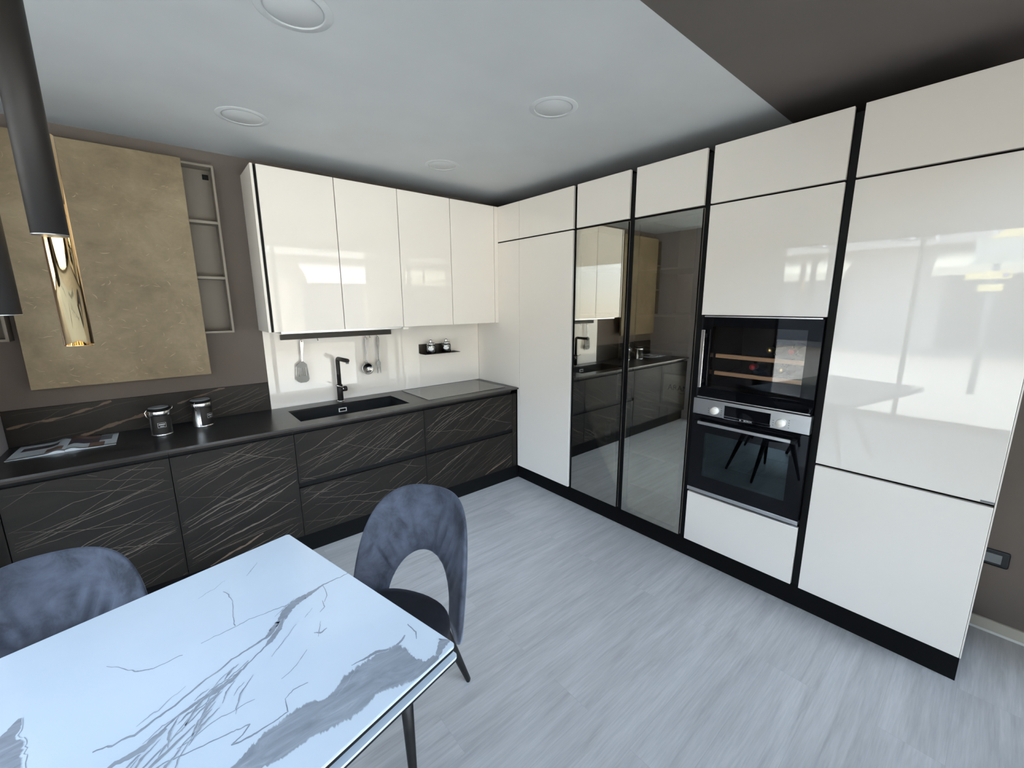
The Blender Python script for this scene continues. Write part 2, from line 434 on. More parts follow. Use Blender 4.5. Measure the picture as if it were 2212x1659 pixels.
# ------------------------------------------------------------------ ceiling lights
LT = [(-1.95, -.706, 'recessed round ceiling light nearest the tan sliding wall panel'),
      (-.768, -.687, 'recessed round ceiling light closest to the corner cabinets'),
      (-.80, -1.785, 'recessed round ceiling light in front of the glass cabinet doors'),
      (-1.95, -1.735, 'recessed round ceiling light cut by the top edge of the photo')]
for x, y, lb in LT:
    t = thing('ceiling_light', lb, 'ceiling light', (x, y, CZ), group='recessed ceiling lights')
    b = B().use('ceiling').lathe((x, y, CZ), [(.092, -.0015), (.0935, -.0042), (.097, -.0034), (.116, -.0022), (.119, -.0006), (.119, .002), (.092, .002), (.092, -.0015)], 64)
    obj('trim_ring', b, t)
    b = B().use('opal').lathe((x, y, CZ), [(0, -.0012), (.088, -.0012), (.0915, .0015)], 64)
    obj('diffuser', b, t)

# ------------------------------------------------------------------ veins on the dark marble fronts
rnd = random.Random(7)
def jag(p, q, amp, depth=4):
    pts = [p, q]
    for d in range(depth):
        out = [pts[0]]
        for a, b_ in zip(pts, pts[1:]):
            L = math.hypot(b_[0]-a[0], b_[1]-a[1]); mx = ((a[0]+b_[0])/2, (a[1]+b_[1])/2)
            nx, ny = -(b_[1]-a[1])/L, (b_[0]-a[0])/L; o = rnd.uniform(-1, 1)*amp*L
            out += [(mx[0]+nx*o, mx[1]+ny*o), b_]
        pts = out
    return pts
def veins(b, x0, x1, z0, z1, y, count, ang, nrm=(0, -1, 0), bold=0, brown=0):
    """random long veins inside the rectangle, clipped to it"""
    def clip(c): return Vector((min(max(c.x, x0+.001), x1-.001), c.y, min(max(c.z, z0+.001), z1-.001)))
    W_, H_ = x1-x0, z1-z0
    for k in range(count+bold+brown):
        a = math.radians(ang + rnd.gauss(0, 5)); cx, cz = rnd.uniform(x0-.1*W_, x1+.1*W_), rnd.uniform(z0-.15*H_, z1+.15*H_)
        L = rnd.uniform(.45, 1.3)
        if k < count and rnd.random() < .12: a = math.radians(rnd.choice([-14, -20, 8]))
        if k >= count: L = rnd.uniform(.7, 1.1)
        p = (cx-L/2*math.cos(a), cz-L/2*math.sin(a)); q_ = (cx+L/2*math.cos(a), cz+L/2*math.sin(a))
        pts = jag(p, q_, .038, 5)
        hw = rnd.choice([.0008, .001, .0012, .0015, .0022]) if k < count else rnd.uniform(.003, .006)
        b.use('vein' if k < count+bold else 'vein_brown')
        if k >= count+bold: hw = rnd.uniform(.005, .009)
        run = []
        def flush():
            if len(run) > 1:
                n_ = len(run); ws = [hw*(.35+.65*math.sin(PI*(j+.5)/n_))*rnd.uniform(.7, 1.3) for j in range(n_)]
                b.strip([(u_, y, v_) for u_, v_ in run], ws, nrm, clip)
        for u_, v_ in pts:
            if x0+.002 < u_ < x1-.002 and z0+.002 < v_ < z1-.002: run.append((u_, v_))
            else: flush(); run = []
        flush()
def marble_front(x0, x1, z0, z1, count, ang, bold=0, brown=0, m='marble', y0=-.586, y1=-.564):
    b = B().use(m); b.box(x0, x1, y0, y1, z0, z1, bev=.0012)
    bmesh.ops.recalc_face_normals(b.bm, faces=b.bm.faces)
    veins(b, x0, x1, z0, z1, y0-.0002, count, ang, bold=bold, brown=brown); b.keep = True
    return b

# ------------------------------------------------------------------ base cabinets
ZB, ZG0, ZG1, ZT = .138, .4666, .503, .8285
def base_cabinet(x0, x1, label, kind, ang, cnt):
    t = thing('base_cabinet', label, 'base cabinet', ((x0+x1)/2, -.30, 0), group='dark marble base cabinets')
    b = B().use('carcass').box(x0+.001, x1-.001, -.545, .004, ZB, ZB+.02).box(x0+.001, x0+.018, -.545, .004, ZB, .84).box(x1-.018, x1-.001, -.545, .004, ZB, .84).box(x0+.001, x1-.001, -.01, .004, ZB, .84)
    b.box(x0+.001, x1-.001, -.556, -.545, ZB, .80)
    obj('body', b, t)
    b = B().use('bronze').box(x0+.001, x1-.001, -.572, -.545, .846, .866).use('black').box(x0+.001, x1-.001, -.562, -.545, .80, .846)
    obj('grip_channel', b, t)
    g = .0015
    if kind == 'drawers':
        obj('drawer', marble_front(x0+g, x1-g, ZB, ZG0, cnt, ang, 1, 1 if x1 > -.5 else 0), t)
        obj('drawer', marble_front(x0+g, x1-g, ZG1, ZT, cnt, ang, 1, 0), t)
        obj('grip_channel', B().use('black').box(x0+.001, x1-.001, -.574, -.556, ZG0+.004, ZG1-.004), t)
    else:
        obj('door', marble_front(x0+g, x1-g, ZB, ZT, cnt, ang, 3, 1 if cnt > 20 else 0), t)
    return t
t0 = base_cabinet(-.945, -.058, 'two-drawer dark marble base cabinet under the hob, ending at the white corner', 'drawers', 27, 25)
obj('end_panel', marble_front(-.0565, -.012, ZB, ZT, 4, 27), t0)
base_cabinet(-1.852, -.945, 'two-drawer dark marble base cabinet below the long black sink', 'drawers', 25, 30)
base_cabinet(-2.459, -1.852, 'single-door dark marble base cabinet directly left of the sink drawers', 'door', 21, 42)
base_cabinet(-3.061, -2.459, 'single-door dark marble base cabinet behind the left velvet chair', 'door', 17, 38)
t = thing('filler_panel', 'narrow dark marble strip at the far left end of the base cabinets', 'panel', (-3.085, -.3, 0))
obj('front', marble_front(-3.108, -3.063, ZB, ZT, 5, 20), t)
obj('grip_channel', B().use('bronze').box(-3.108, -3.063, -.572, -.545, .846, .866), t)
tag(obj('plinth', bx('plinth', -3.108, .036, -.553, -.533, 0, ZB-.002), loc=(-1.5, -.54, 0)), 'black plinth strip along the floor under the dark marble cabinets', 'plinth')

# worktop with the sink cut out
wx0, wx1, wy = -3.108, -.001, -.6078
sx0, sx1, sy0, sy1 = -1.7813, -1.0079, -.4875, -.141
b = B().use('worktop').box(wx0, sx0, wy, .006, .868, .880).box(sx1, wx1, wy, .006, .868, .880).box(sx0, sx1, wy, sy0, .868, .880).box(sx0, sx1, sy1, .006, .868, .880)
tag(obj('worktop', b, loc=(-1.5, -.3, .868)), 'long thin black wood-grained worktop running along the back wall', 'worktop')
t = thing('sink', 'long black rectangular sink set into the dark worktop', 'sink', ((sx0+sx1)/2, -.31, .66))
b = B().use('sink'); d = .012; zb = .672
b.box(sx0-d, sx0, sy0-d, sy1+d, zb, .8675).box(sx1, sx1+d, sy0-d, sy1+d, zb, .8675).box(sx0, sx1, sy0-d, sy0, zb, .8675).box(sx0, sx1, sy1, sy1+d, zb, .8675).box(sx0-d, sx1+d, sy0-d, sy1+d, zb-d, zb)
obj('basin', b, t)
b = B().use('white_edge').box(-1.432, -1.372, sy1-.003, sy1+.001, .813, .843, bev=.001)
ov = obj('overflow', b, t)
obj('overflow_slot', B().use('carcass').box(-1.425, -1.379, sy1-.0042, sy1-.002, .819, .837), ov)
b = B().use('chrome').lathe((-1.40, -.31, zb), [(0, .003), (.03, .003), (.042, .006), (.045, .001)], 28)
obj('drain', b, t)

# hob
t = thing('hob', 'flat black glass induction hob on the worktop near the corner', 'hob', (-.47, -.28, .88))
obj('glass', bx('hobglass', -.8576, -.0836, -.5163, -.0394, .8802, .8855, bev=.001), t)
for k in range(5): obj('touch_mark', B().use('socket_in').box(-.53+.03*k, -.522+.03*k, -.494, -.492, .8856, .8858), t)

# tap
tx, ty = -1.385, -.062
t = thing('tap', 'tall black L-shaped kitchen tap behind the sink', 'tap', (tx, ty, .88))
obj('base_ring', B().use('chrome').lathe((tx, ty, .8802), [(.026, 0), (.026, .004), (.023, .007), (.0, .007)], 28), t)
obj('column', B().use('blackmatt').lathe((tx, ty, .887), [(.0215, 0), (.0215, .125), (.0165, .127)], 28), t)
pts = [(tx, ty, 1.01), (tx, ty, 1.12), (tx, ty, 1.195)] + [(tx, ty-.022*(1-math.cos(a)), 1.195+.022*math.sin(a)) for a in (.4, .8, 1.2, 1.57)] + [(tx+.004, ty-.10, 1.217), (tx+.012, ty-.19, 1.217)]
sp_ = obj('spout', B().use('blackmatt').tube(pts, .0155, 20), t)
obj('nozzle', B().use('socket_in').lathe((tx+.011, ty-.183, 1.20), [(.011, -.006), (.011, .003)], 18), sp_)
b = B().use('blackmatt').lathe((tx+.02, ty, .975), [(.0, 0), (.0205, 0), (.0205, .03), (.017, .034), (0, .034)], 24, axis='x')
hb = obj('handle', b, t)
obj('handle_ring', B().use('chrome').lathe((tx+.018, ty, .975), [(.0215, 0), (.0215, .006)], 24, axis='x'), hb)
obj('lever', B().use('chrome').tube([(tx+.028, ty-.015, .982), (tx-.04, ty-.045, 1.018)], .0055, 10), hb)

# white glass splashback and dark upstand
tag(obj('splashback', bx('white', -1.858, -.001, 0, .006, .8805, 1.4530, bev=.0008), loc=(-.93, 0, .88)), 'glossy white glass splashback between worktop and wall cabinets', 'splashback')
b = B().use('marble_upstand').box(-3.108, -1.8625, -.004, .006, .8805, 1.082, bev=.0008); bmesh.ops.recalc_face_normals(b.bm, faces=b.bm.faces); b.keep = True
yv = -.0042
def vz(pts_, wd, m): b.use(m).strip([(x, yv, z) for x, z in pts_], wd, (0, -1, 0), lambda c: Vector((c.x, c.y, min(max(c.z, .8815), 1.081))))
def poly2(p0, p1, amp=.05):
    o_ = []
    for a, c_ in zip(p0, p0[1:]): o_ += jag(a, c_, amp, 3)[:-1]
    return o_+[p0[-1]]
pp = poly2([(-3.10, .985), (-2.95, 1.005), (-2.80, 1.04), (-2.68, 1.075)], 0); vz(pp, [.006+.004*math.sin(j*.9) for j in range(len(pp))], 'vein_brown')
pp = poly2([(-2.85, .885), (-2.72, .925), (-2.60, .955), (-2.48, .985), (-2.42, .995)], 0); vz(pp, [.010+.004*math.sin(j*.7+1) for j in range(len(pp))], 'vein_brown')
pp = poly2([(-2.38, 1.01), (-2.25, 1.045), (-2.12, 1.075)], 0); vz(pp, [.005+.003*math.sin(j) for j in range(len(pp))], 'vein_brown')
pp = poly2([(-2.15, .905), (-2.0, .955), (-1.87, 1.0)], 0); vz(pp, [.0022]*len(pp), 'vein')
pp = poly2([(-2.12, .965), (-2.0, 1.01), (-1.92, 1.05)], 0); vz(pp, [.0018]*len(pp), 'vein')
veins(b, -3.1, -1.87, .885, 1.078, yv, 14, 20)
tag(obj('upstand', b, loc=(-2.5, 0, .88)), 'low dark veined upstand behind the worktop under the taupe wall', 'upstand')

# ------------------------------------------------------------------ wall cabinets
WY, WZ0, WZ1 = -.333, 1.4536, 2.457
def wall_cabinet(x0, xm, x1, label):
    t = thing('wall_cabinet', label, 'wall cabinet', ((x0+x1)/2, -.15, WZ0), group='white wall cabinets')
    obj('body', B().use('carcass').box(x0+.0012, x1-.0012, -.309, .004, WZ0+.004, WZ1-.003), t)
    for a, c_ in ((x0, xm), (xm, x1)):
        obj('door', bx('white', a+.0025, c_-.0025, WY, -.311, WZ0, WZ1, bev=.001), t)
    return t
t = wall_cabinet(-1.8476, -1.3982, -.9476, 'glossy white double-door wall cabinet above the sink, at the left end of the row')
obj('side_panel', bx('white_edge', -1.8770, -1.8622, WY, .004, WZ0-.001, WZ1, bev=.001), t)
obj('grip_channel', bx('black', -1.8622, -1.8480, WY+.012, .004, WZ0, WZ1-.002), t)
wall_cabinet(-.9476, -.4944, -.0444, 'glossy white double-door wall cabinet above the hob, beside the corner')
tag(obj('filler_panel', bx('white', -.0425, -.0012, WY, -.005, WZ0, WZ1, bev=.001), loc=(-.02, -.2, WZ0)), 'thin white vertical filler between wall cabinets and tall corner cabinet', 'panel')
t = thing('range_hood', 'slim built-in hood showing as a bright strip under the left wall cabinet', 'range hood', (-1.35, -.17, WZ0-.02))
obj('housing', bx('steel', -1.80, -.93, -.30, -.03, WZ0-.016, WZ0-.001, bev=.001), t)
obj('glass_lip', bx('white_edge', -.95, -.905, -.325, -.29, WZ0-.022, WZ0-.004, bev=.001), t)

# utensil rail and utensils
t = thing('utensil_rail', 'flat dark bronze rail on the white splashback under the wall cabinet', 'rail', (-1.33, -.01, 1.40))
obj('bar', bx('bronze', -1.752, -.918, -.028, 0.0, 1.378, 1.414, bev=.001), t)
for hx in (-1.618, -1.504, -1.138, -1.105, -1.041):
    obj('hook', B().use('black').tube([(hx, -.020, 1.379), (hx, -.021, 1.366), (hx, -.030, 1.361), (hx, -.038, 1.368)], .0016, 8), t)
def handle(b, x, z1, z0, y=-.034, dx=0):
    # flat handle with an eye at the top, narrowing downwards
    L = z1-z0; prof = [(0, .004), (.03, .009), (.09, .0115), (.2, .0125), (.45, .009), (.7, .0055), (.9, .0045), (1, .0055)]
    k = 8
    for (t0_, w0), (t1_, w1) in zip(prof, prof[1:]):
        for sgn in ((1,) if t0_ >= .09 or t0_ == 0 else (1,)):
            xa, xb = x+dx*t0_, x+dx*t1_; za, zb_ = z1-L*t0_, z1-L*t1_
            if .03 <= t0_ < .09:   # the eye: two side bars
                for s_ in (-1, 1): b.prism([(xa+s_*w0, za), (xa+s_*w0*.45, za), (xb+s_*w1*.45, zb_), (xb+s_*w1, zb_)][::s_], y-.003, y+.003, 'y')
            else: b.prism([(xa-w0, za), (xa+w0, za), (xb+w1, zb_), (xb-w1, zb_)], y-.003, y+.003, 'y')
t = thing('spatula', 'chrome slotted spatula hanging from the dark rail left of the tap', 'spatula', (-1.62, -.034, 1.05), group='hanging utensils')
b = B().use('utensil'); handle(b, -1.618, 1.372, 1.213, dx=-.012); obj('handle', b, t)
b = B().use('utensil_dark').prism([(-1.637, 1.215), (-1.623, 1.215), (-1.598, 1.190), (-1.672, 1.190)], -.037, -.031, 'y')
zt, z_b = 1.190, 1.055
def bw(z): k = (zt-z)/(zt-z_b); return .034+.011*k if k < .8 else .043-.018*((k-.8)/.2)**2
xc = -1.633; sl = [-.024, -.012, 0, .012, .024]
for (za, zb_) in ((1.190, 1.168), (1.105, 1.080), (1.080, 1.065), (1.065, 1.056)):
    b.prism([(xc-bw(za), za), (xc+bw(za), za), (xc+bw(zb_)*(.75 if zb_ < 1.06 else 1), zb_), (xc-bw(zb_)*(.75 if zb_ < 1.06 else 1), zb_)], -.036, -.033, 'y')
edges = [-1] + sl + [1]
for j in range(6):
    a0 = -bw(1.168) if j == 0 else sl[j-1]+.0032; a1 = bw(1.168) if j == 5 else sl[j]-.0032
    c0 = -bw(1.105) if j == 0 else sl[j-1]*1.12+.0032; c1 = bw(1.105) if j == 5 else sl[j]*1.12-.0032
    b.prism([(xc+a0, 1.168), (xc+a1, 1.168), (xc+c1, 1.105), (xc+c0, 1.105)], -.036, -.033, 'y')
obj('blade', b, t)
t = thing('skimmer', 'round chrome skimmer ladle hanging right of the tap', 'skimmer', (-1.145, -.034, 1.07), group='hanging utensils')
b = B().use('utensil'); handle(b, -1.138, 1.370, 1.168, dx=-.008); b.prism([(-1.150, 1.172), (-1.142, 1.172), (-1.128, 1.152), (-1.164, 1.152)], -.037, -.031, 'y'); obj('handle', b, t)
b = B().use('utensil').lathe((-1.146, -.030, 1.112), [(.0, -.004), (.012, -.0035), (.028, -.008), (.040, -.016), (.0475, -.020), (.0475, -.0215), (.039, -.018), (.027, -.0105), (.012, -.006), (0, -.006)], 36, axis='y')
bw_ = obj('bowl', b, t)
b = B().use('carcass')
for rr_, nn in ((.010, 6), (.020, 11), (.030, 16)):
    for k in range(nn):
        a = 2*PI*k/nn; b.lathe((-1.146+rr_*math.cos(a), -.034-(.0045 if rr_ < .015 else (.004 if rr_ < .025 else .008)), 1.112+rr_*math.sin(a)), [(.0, -.0012), (.0019, -.0012), (.0019, .001)], 8, axis='y')
obj('drain_hole_pattern', b, bw_)
t = thing('serving_fork', 'small two-pronged chrome fork hanging rightmost on the dark rail', 'fork', (-1.045, -.034, 1.06), group='hanging utensils')
b = B().use('utensil'); handle(b, -1.041, 1.368, 1.168, dx=-.006); obj('handle', b, t)
b = B().use('utensil').prism([(-1.052, 1.172), (-1.042, 1.172), (-1.029, 1.148), (-1.066, 1.148)], -.037, -.031, 'y').prism([(-1.066, 1.148), (-1.029, 1.148), (-1.030, 1.128), (-1.064, 1.128)], -.037, -.032, 'y')
for s_ in (-1, 1):
    b.prism([(-1.047+s_*.0165, 1.130), (-1.047+s_*.006, 1.130), (-1.047+s_*.010, 1.062), (-1.047+s_*.0135, 1.060)][::s_], -.037, -.032, 'y')
obj('prongs', b, t)

# little black wall shelf and two glass jars
t = thing('wall_shelf', 'small bent black metal shelf on the splashback above the hob', 'shelf', (-.47, -.05, 1.19))
obj('shelf_plate', bx('black', -.645, -.285, -.105, 0, 1.186, 1.190), t)
b = B().use('bronze').box(-.655, -.535, -.004, 0, 1.190, 1.272).box(-.505, -.335, -.004, 0, 1.190, 1.268); obj('back_plate', b, t)
def jar(x, y, label):
    z = 1.1905; t = thing('glass_jar', label, 'jar', (x, y, z), group='glass jars on the small shelf')
    obj('body', B().use('jarglass').lathe((x, y, z), [(.0, 0), (.040, 0), (.043, .004), (.043, .066), (.039, .076), (.036, .078), (.036, .074), (.040, .064), (.040, .006), (0, .005)], 32), t)
    obj('contents', B().use('bottle').lathe((x, y, z), [(.0, .006), (.037, .006), (.037, .040), (.0, .042)], 24), t)
    obj('lid', B().use('chrome').lathe((x, y, z), [(.037, .078), (.040, .080), (.040, .092), (.030, .097), (.012, .099), (.008, .103), (.013, .109), (.015, .115), (.010, .121), (0, .122)], 32), t)
    # oval label wrapped on the front
    b = B().use('text'); n_ = 14; c0 = math.atan2(-3.375-y, -2.422-x); rws = []
    for i in range(n_+1):
        a = c0-.62+1.24*i/n_; h = .0125*math.sqrt(max(0, 1-((i-n_/2)/(n_/2))**2))+.001
        rws.append(((x+.0436*math.cos(a), y+.0436*math.sin(a)), h))
    for (p, h), (q_, g) in zip(rws, rws[1:]): b.quad((p[0], p[1], z+.042-h), (q_[0], q_[1], z+.042-g), (q_[0], q_[1], z+.042+g), (p[0], p[1], z+.042+h))
    obj('label_plate', b, t)
jar(-.565, -.058, 'small glass jar with chrome lid, the left one on the black shelf')
jar(-.405, -.055, 'small glass jar with chrome lid, the right one on the black shelf')

# canisters
def canister(x, y, r, h, face, label):
    z = .8802; t = thing('canister', label, 'canister', (x, y, z), group='steel canisters on the worktop')
    obj('body', B().use('canister').lathe((x, y, z), [(0, 0), (r-.001, 0), (r+.002, .002), (r+.002, .006), (r-.001, .009), (r-.001, h-.028), (r+.001, h-.026), (r+.001, h-.004), (r-.002, h)], 48), t)
    obj('collar', B().use('black').lathe((x, y, z), [(r-.002, h), (r+.003, h+.001), (r+.004, h+.008), (r+.001, h+.013), (0, h+.0135)], 48), t)
    obj('lid', B().use('socket_in').lathe((x, y, z), [(r-.003, h+.0138), (r-.006, h+.018), (r-.014, h+.020), (0, h+.021)], 48), t)
    b = B().use('blackmatt'); n_ = 20; a0 = face-1.0; a1 = face+1.0; R_ = r+.0004
    for i in range(n_):
        p, q_ = a0+(a1-a0)*i/n_, a0+(a1-a0)*(i+1)/n_
        b.quad((x+R_*math.cos(p), y+R_*math.sin(p), z+.010), (x+R_*math.cos(q_), y+R_*math.sin(q_), z+.010), (x+R_*math.cos(q_), y+R_*math.sin(q_), z+h-.029), (x+R_*math.cos(p), y+R_*math.sin(p), z+h-.029))
    wr = obj('wrap_label', b, t)
    b = B().use('text'); R_ = r+.0012
    def patch(u0, u1, v0, v1):
        k_ = 4
        for i in range(k_):
            p, q_ = face+(u0+(u1-u0)*i/k_)/r, face+(u0+(u1-u0)*(i+1)/k_)/r
            b.quad((x+R_*math.cos(p), y+R_*math.sin(p), z+v0), (x+R_*math.cos(q_), y+R_*math.sin(q_), z+v0), (x+R_*math.cos(q_), y+R_*math.sin(q_), z+v1), (x+R_*math.cos(p), y+R_*math.sin(p), z+v1))
    zc_ = h*.44; wv, hv = .019, .014
    patch(-wv, wv, zc_+hv-.001, zc_+hv); patch(-wv, wv, zc_-hv, zc_-hv+.001); patch(-wv, -wv+.001, zc_-hv, zc_+hv); patch(wv-.001, wv, zc_-hv, zc_+hv)
    patch(-.014, .014, zc_+.002, zc_+.006); patch(-.009, .010, zc_-.008, zc_-.0055)
    obj('emblem', b, wr)
    ca = face-1.35; cx_, cy_ = x+(r+.004)*math.cos(ca), y+(r+.004)*math.sin(ca); ux, uy = math.cos(ca), math.sin(ca)
    b = B().use('chrome').tube([(cx_-ux*.004, cy_-uy*.004, z+h-.045), (cx_+ux*.006, cy_+uy*.006, z+h-.030), (cx_+ux*.012, cy_+uy*.012, z+h-.006), (cx_+ux*.004, cy_+uy*.004, z+h+.004), (cx_-ux*.002, cy_-uy*.002, z+h+.008)], .0022, 8)
    obj('clasp', b, t)
    oa = ca+PI; b = B().use('chrome').tube([(x+(r+.001)*math.cos(oa), y+(r+.001)*math.sin(oa), z+h-.006), (x+(r+.012)*math.cos(oa), y+(r+.012)*math.sin(oa), z+h-.002), (x+(r+.015)*math.cos(oa), y+(r+.015)*math.sin(oa), z+h+.010)], .002, 8)
    obj('hinge', b, t)
canister(-2.472, -.228, .051, .148, math.radians(-86), 'round steel canister with black label, the left of two on the worktop')
canister(-2.270, -.165, .054, .152, math.radians(-45), 'round steel canister with half-turned label, the right of two on the worktop')

# magazine
t = thing('magazine', 'open glossy magazine lying on the left end of the worktop', 'magazine', (-2.87, -.15, .8803))
def page(xa, xb, side):
    b = B().use('paper'); n_ = 16; L = xb-xa
    def z(u): return .8815+.011*math.exp(-((u-(.14 if side > 0 else .86))/.13)**2)*1.0+.004*(1-abs(u-(0 if side > 0 else 1)))
    def P(u, v): return (xa+L*u+(.012 if side < 0 else 0)*(1-v)*(1-u)*-1, -.292+.275*v+(.006*(1-u) if side > 0 else 0), z(u)+.0006)
    rows = [[b.bm.verts.new(P(i/n_, j/8)) for i in range(n_+1)] for j in range(9)]
    def colr(u, v):
        if side < 0:
            if .12 < u < .8 and .52 < v < .8: return 'photo1'
            if .62 < u < .93 and .08 < v < .42: return 'photo2' if v > .18 else 'photo1'
        else:
            if u < .62 and v > .35: return 'photo1' if v < .75 else 'photo2'
            if .62 <= u < .9 and .5 < v < .85: return 'photo3'
            if .45 < u < .72 and v < .35: return 'photo2'
        return 'paper'
    for j in range(8):
        for i in range(n_):
            b.use(colr((i+.5)/n_, (j+.5)/8)); f = b.bm.faces.new((rows[j][i], rows[j][i+1], rows[j+1][i+1], rows[j+1][i])); f.material_index = b.i; f.smooth = True
    b.use('paper')
    lo = [[b.bm.verts.new((P(i/n_, j)[0], P(i/n_, j)[1], .8804)) for i in range(n_+1)] for j in (0, 1)]
    for (r_, l_) in ((rows[0], lo[0]), (rows[8], lo[1])):
        for i in range(n_): b.bm.faces.new((r_[i], r_[i+1], l_[i+1], l_[i])).material_index = b.i
    b.flat = True
    return b
obj('page_spread', page(-3.062, -2.868, -1), t); obj('page_spread', page(-2.868, -2.672, 1), t)

# ------------------------------------------------------------------ tan sliding panel over its open shelf frame
t = thing('sliding_wall_unit', 'wall unit with a large tan stone-look panel sliding over a shelf frame', 'wall unit', (-2.5, -.06, 1.19))
b = B().use('tan').box(-2.962, -2.190, -.128, -.106, 1.197, 2.471, bev=.0015); bmesh.ops.recalc_face_normals(b.bm, faces=b.bm.faces); b.keep = True
b.use('tanmark'); r2 = random.Random(3)
for k in range(210):
    cx, cz = r2.uniform(-2.94, -2.22), 1.22+1.15*r2.random()**1.25; L = r2.uniform(.010, .045); a = r2.gauss(-.3, .9); cu = r2.uniform(-1.6, 1.6); rw = r2.choice([.0012, .0018, .003]); pts = []
    for i in range(7):
        pts.append((cx, -.1283, cz)); cx += L/6*math.cos(a); cz += L/6*math.sin(a)*.7; a += cu/6
    b.strip(pts, [max(.0003, rw*math.sin(PI*(i+.5)/7)) for i in range(7)], (0, -1, 0), lambda c: Vector((min(max(c.x, -2.961), -2.191), c.y, c.z)))
obj('sliding_panel', b, t)
def open_frame(t, x0, x1, z0, z1, cells, y0=-.10):
    th = .012; b = B().use('frame')
    b.box(x0, x1, y0, .006, z0, z0+th).box(x0, x1, y0, .006, z1-th, z1).box(x0, x0+th, y0, .006, z0+th, z1-th).box(x1-th, x1, y0, .006, z0+th, z1-th)
    obj('frame', b, t)
    obj('back_panel', bx('frame_shaded', x0+th, x1-th, -.004, .006, z0+th, z1-th), t)
    for z in cells: obj('shelf', bx('frame', x0+th+.0005, x1-th-.0005, y0+.004, -.0045, z-.008, z+.008), t)
open_frame(t, -2.80, -2.032, 1.452, 2.462, (2.130, 1.797))
b = B().use('black').box(-2.084, -2.052, -.012, -.0045, 2.395, 2.425, bev=.002); obj('wall_bracket', b, t)
t = thing('wall_shelf_unit', 'open taupe box shelf at the left edge, mostly hidden by the hanging black lamp', 'shelf', (-3.05, -.05, 1.44))
open_frame(t, -3.108, -3.000, 1.452, 2.462, (2.130, 1.797))

# ------------------------------------------------------------------ tall cabinets along the right wall (fronts in the plane x = 0)
TZ0, TZG0, TZG1, TZ1 = .138, 2.152, 2.163, 2.457
GR = 'tall cabinets on the right wall'
def front(y0, y1, z0, z1, m='white'): return bx(m, 0, .021, y0+.001, y1-.001, z0, z1, bev=.0012)   # y0 < y1
def body(t, y0, y1, z0=TZ0, z1=TZ1-.004, x0=.0225): return obj('body', B().use('carcass').box(x0, .563, y0+.001, y1-.001, z0, z1), t)
def channel(t, y0, y1): obj('grip_channel', B().use('black').box(.0235, .06, y0+.0005, y1-.0005, TZ0, TZ1-.022), t)
t = thing('corner_panel', 'white glossy corner return beside the wall cabinets and worktop end', 'panel', (0, -.3, TZ0))
b = B().use('white').box(0, .021, -.617, -.588, TZ0, .8802, bev=.001); obj('lower_strip', b, t)
obj('main_panel', bx('white', 0, .021, -.617, -.0005, .8806, TZG0, bev=.001), t)
obj('top_panel', bx('white', 0, .021, -.617, -.0005, TZG1, TZ1, bev=.001), t)
obj('body', B().use('carcass').box(.0225, .563, -.617, .004, TZ0, TZ1-.004), t)
t = thing('tall_cabinet', 'plain white tall cupboard between the corner and the smoked glass doors', 'tall cabinet', (.28, -.92, 0), group=GR)
body(t, -1.218, -.619); obj('door', front(-1.218, -.619, TZ0, TZG0), t); obj('top_door', front(-1.218, -.619, TZG1, TZ1), t); channel(t, -1.250, -1.218)

def glass_cabinet(y0, y1, label, shelves, hinge_hi, ch):
    t = thing('glass_cabinet', label, 'glass cabinet', (.28, (y0+y1)/2, 0), group=GR)
    b = B().use('carcass').box(.0225, .563, y0+.001, y1-.001, TZG0+.003, TZ1-.004)
    b.use('inner').box(.030, .563, y0+.001, y0+.018, TZ0, TZG0).box(.030, .563, y1-.018, y1-.001, TZ0, TZG0).box(.545, .563, y0+.018, y1-.018, TZ0, TZG0).box(.030, .545, y0+.018, y1-.018, TZ0, TZ0+.018)
    obj('body', b, t); obj('top_door', front(y0, y1, TZG1, TZ1), t); channel(t, *ch)
    dr = obj('door', B().use('smoke').box(.002, .0065, y0+.002, y1-.002, TZ0+.006, TZG0-.004), t)
    b = B().use('black'); fy = .034
    b.box(.0070, .021, y0+.004, y0+fy, TZ0+.008, TZG0-.006).box(.0070, .021, y1-fy, y1-.004, TZ0+.008, TZG0-.006).box(.0070, .021, y0+fy, y1-fy, TZ0+.008, TZ0+fy).box(.0070, .021, y0+fy, y1-fy, TZG0-fy, TZG0-.006)
    obj('door_frame', b, dr)
    for z in hinge_hi:
        yh = y1-.034 if ch[0] > y0 or True else y0
        obj('hinge', B().use('steel').box(.022, .036, y1-.050, y1-.022, z-.022, z+.022, bev=.003), dr)
    for z, th, m in shelves: obj('shelf', B().use(m).box(.036, .540, y0+.0185, y1-.0185, z-th, z), t)
    return t
glass_cabinet(-1.693, -1.250, 'narrow smoked glass tall cabinet, the left of the two glass doors', [(.80, .012, 'inner'), (.60, .018, 'inner'), (1.15, .012, 'inner'), (1.55, .012, 'inner'), (1.87, .012, 'inner')], (.30, .78, 1.9), (-1.737, -1.693))
glass_cabinet(-2.182, -1.737, 'smoked glass tall cabinet, the right of the two glass doors beside the oven', [(.975, .016, 'inner'), (.60, .012, 'inner'), (.36, .010, 'inner'), (1.33, .012, 'inner'), (1.55, .012, 'inner'), (1.84, .012, 'inner')], (.30, 1.9), (-2.219, -2.182))
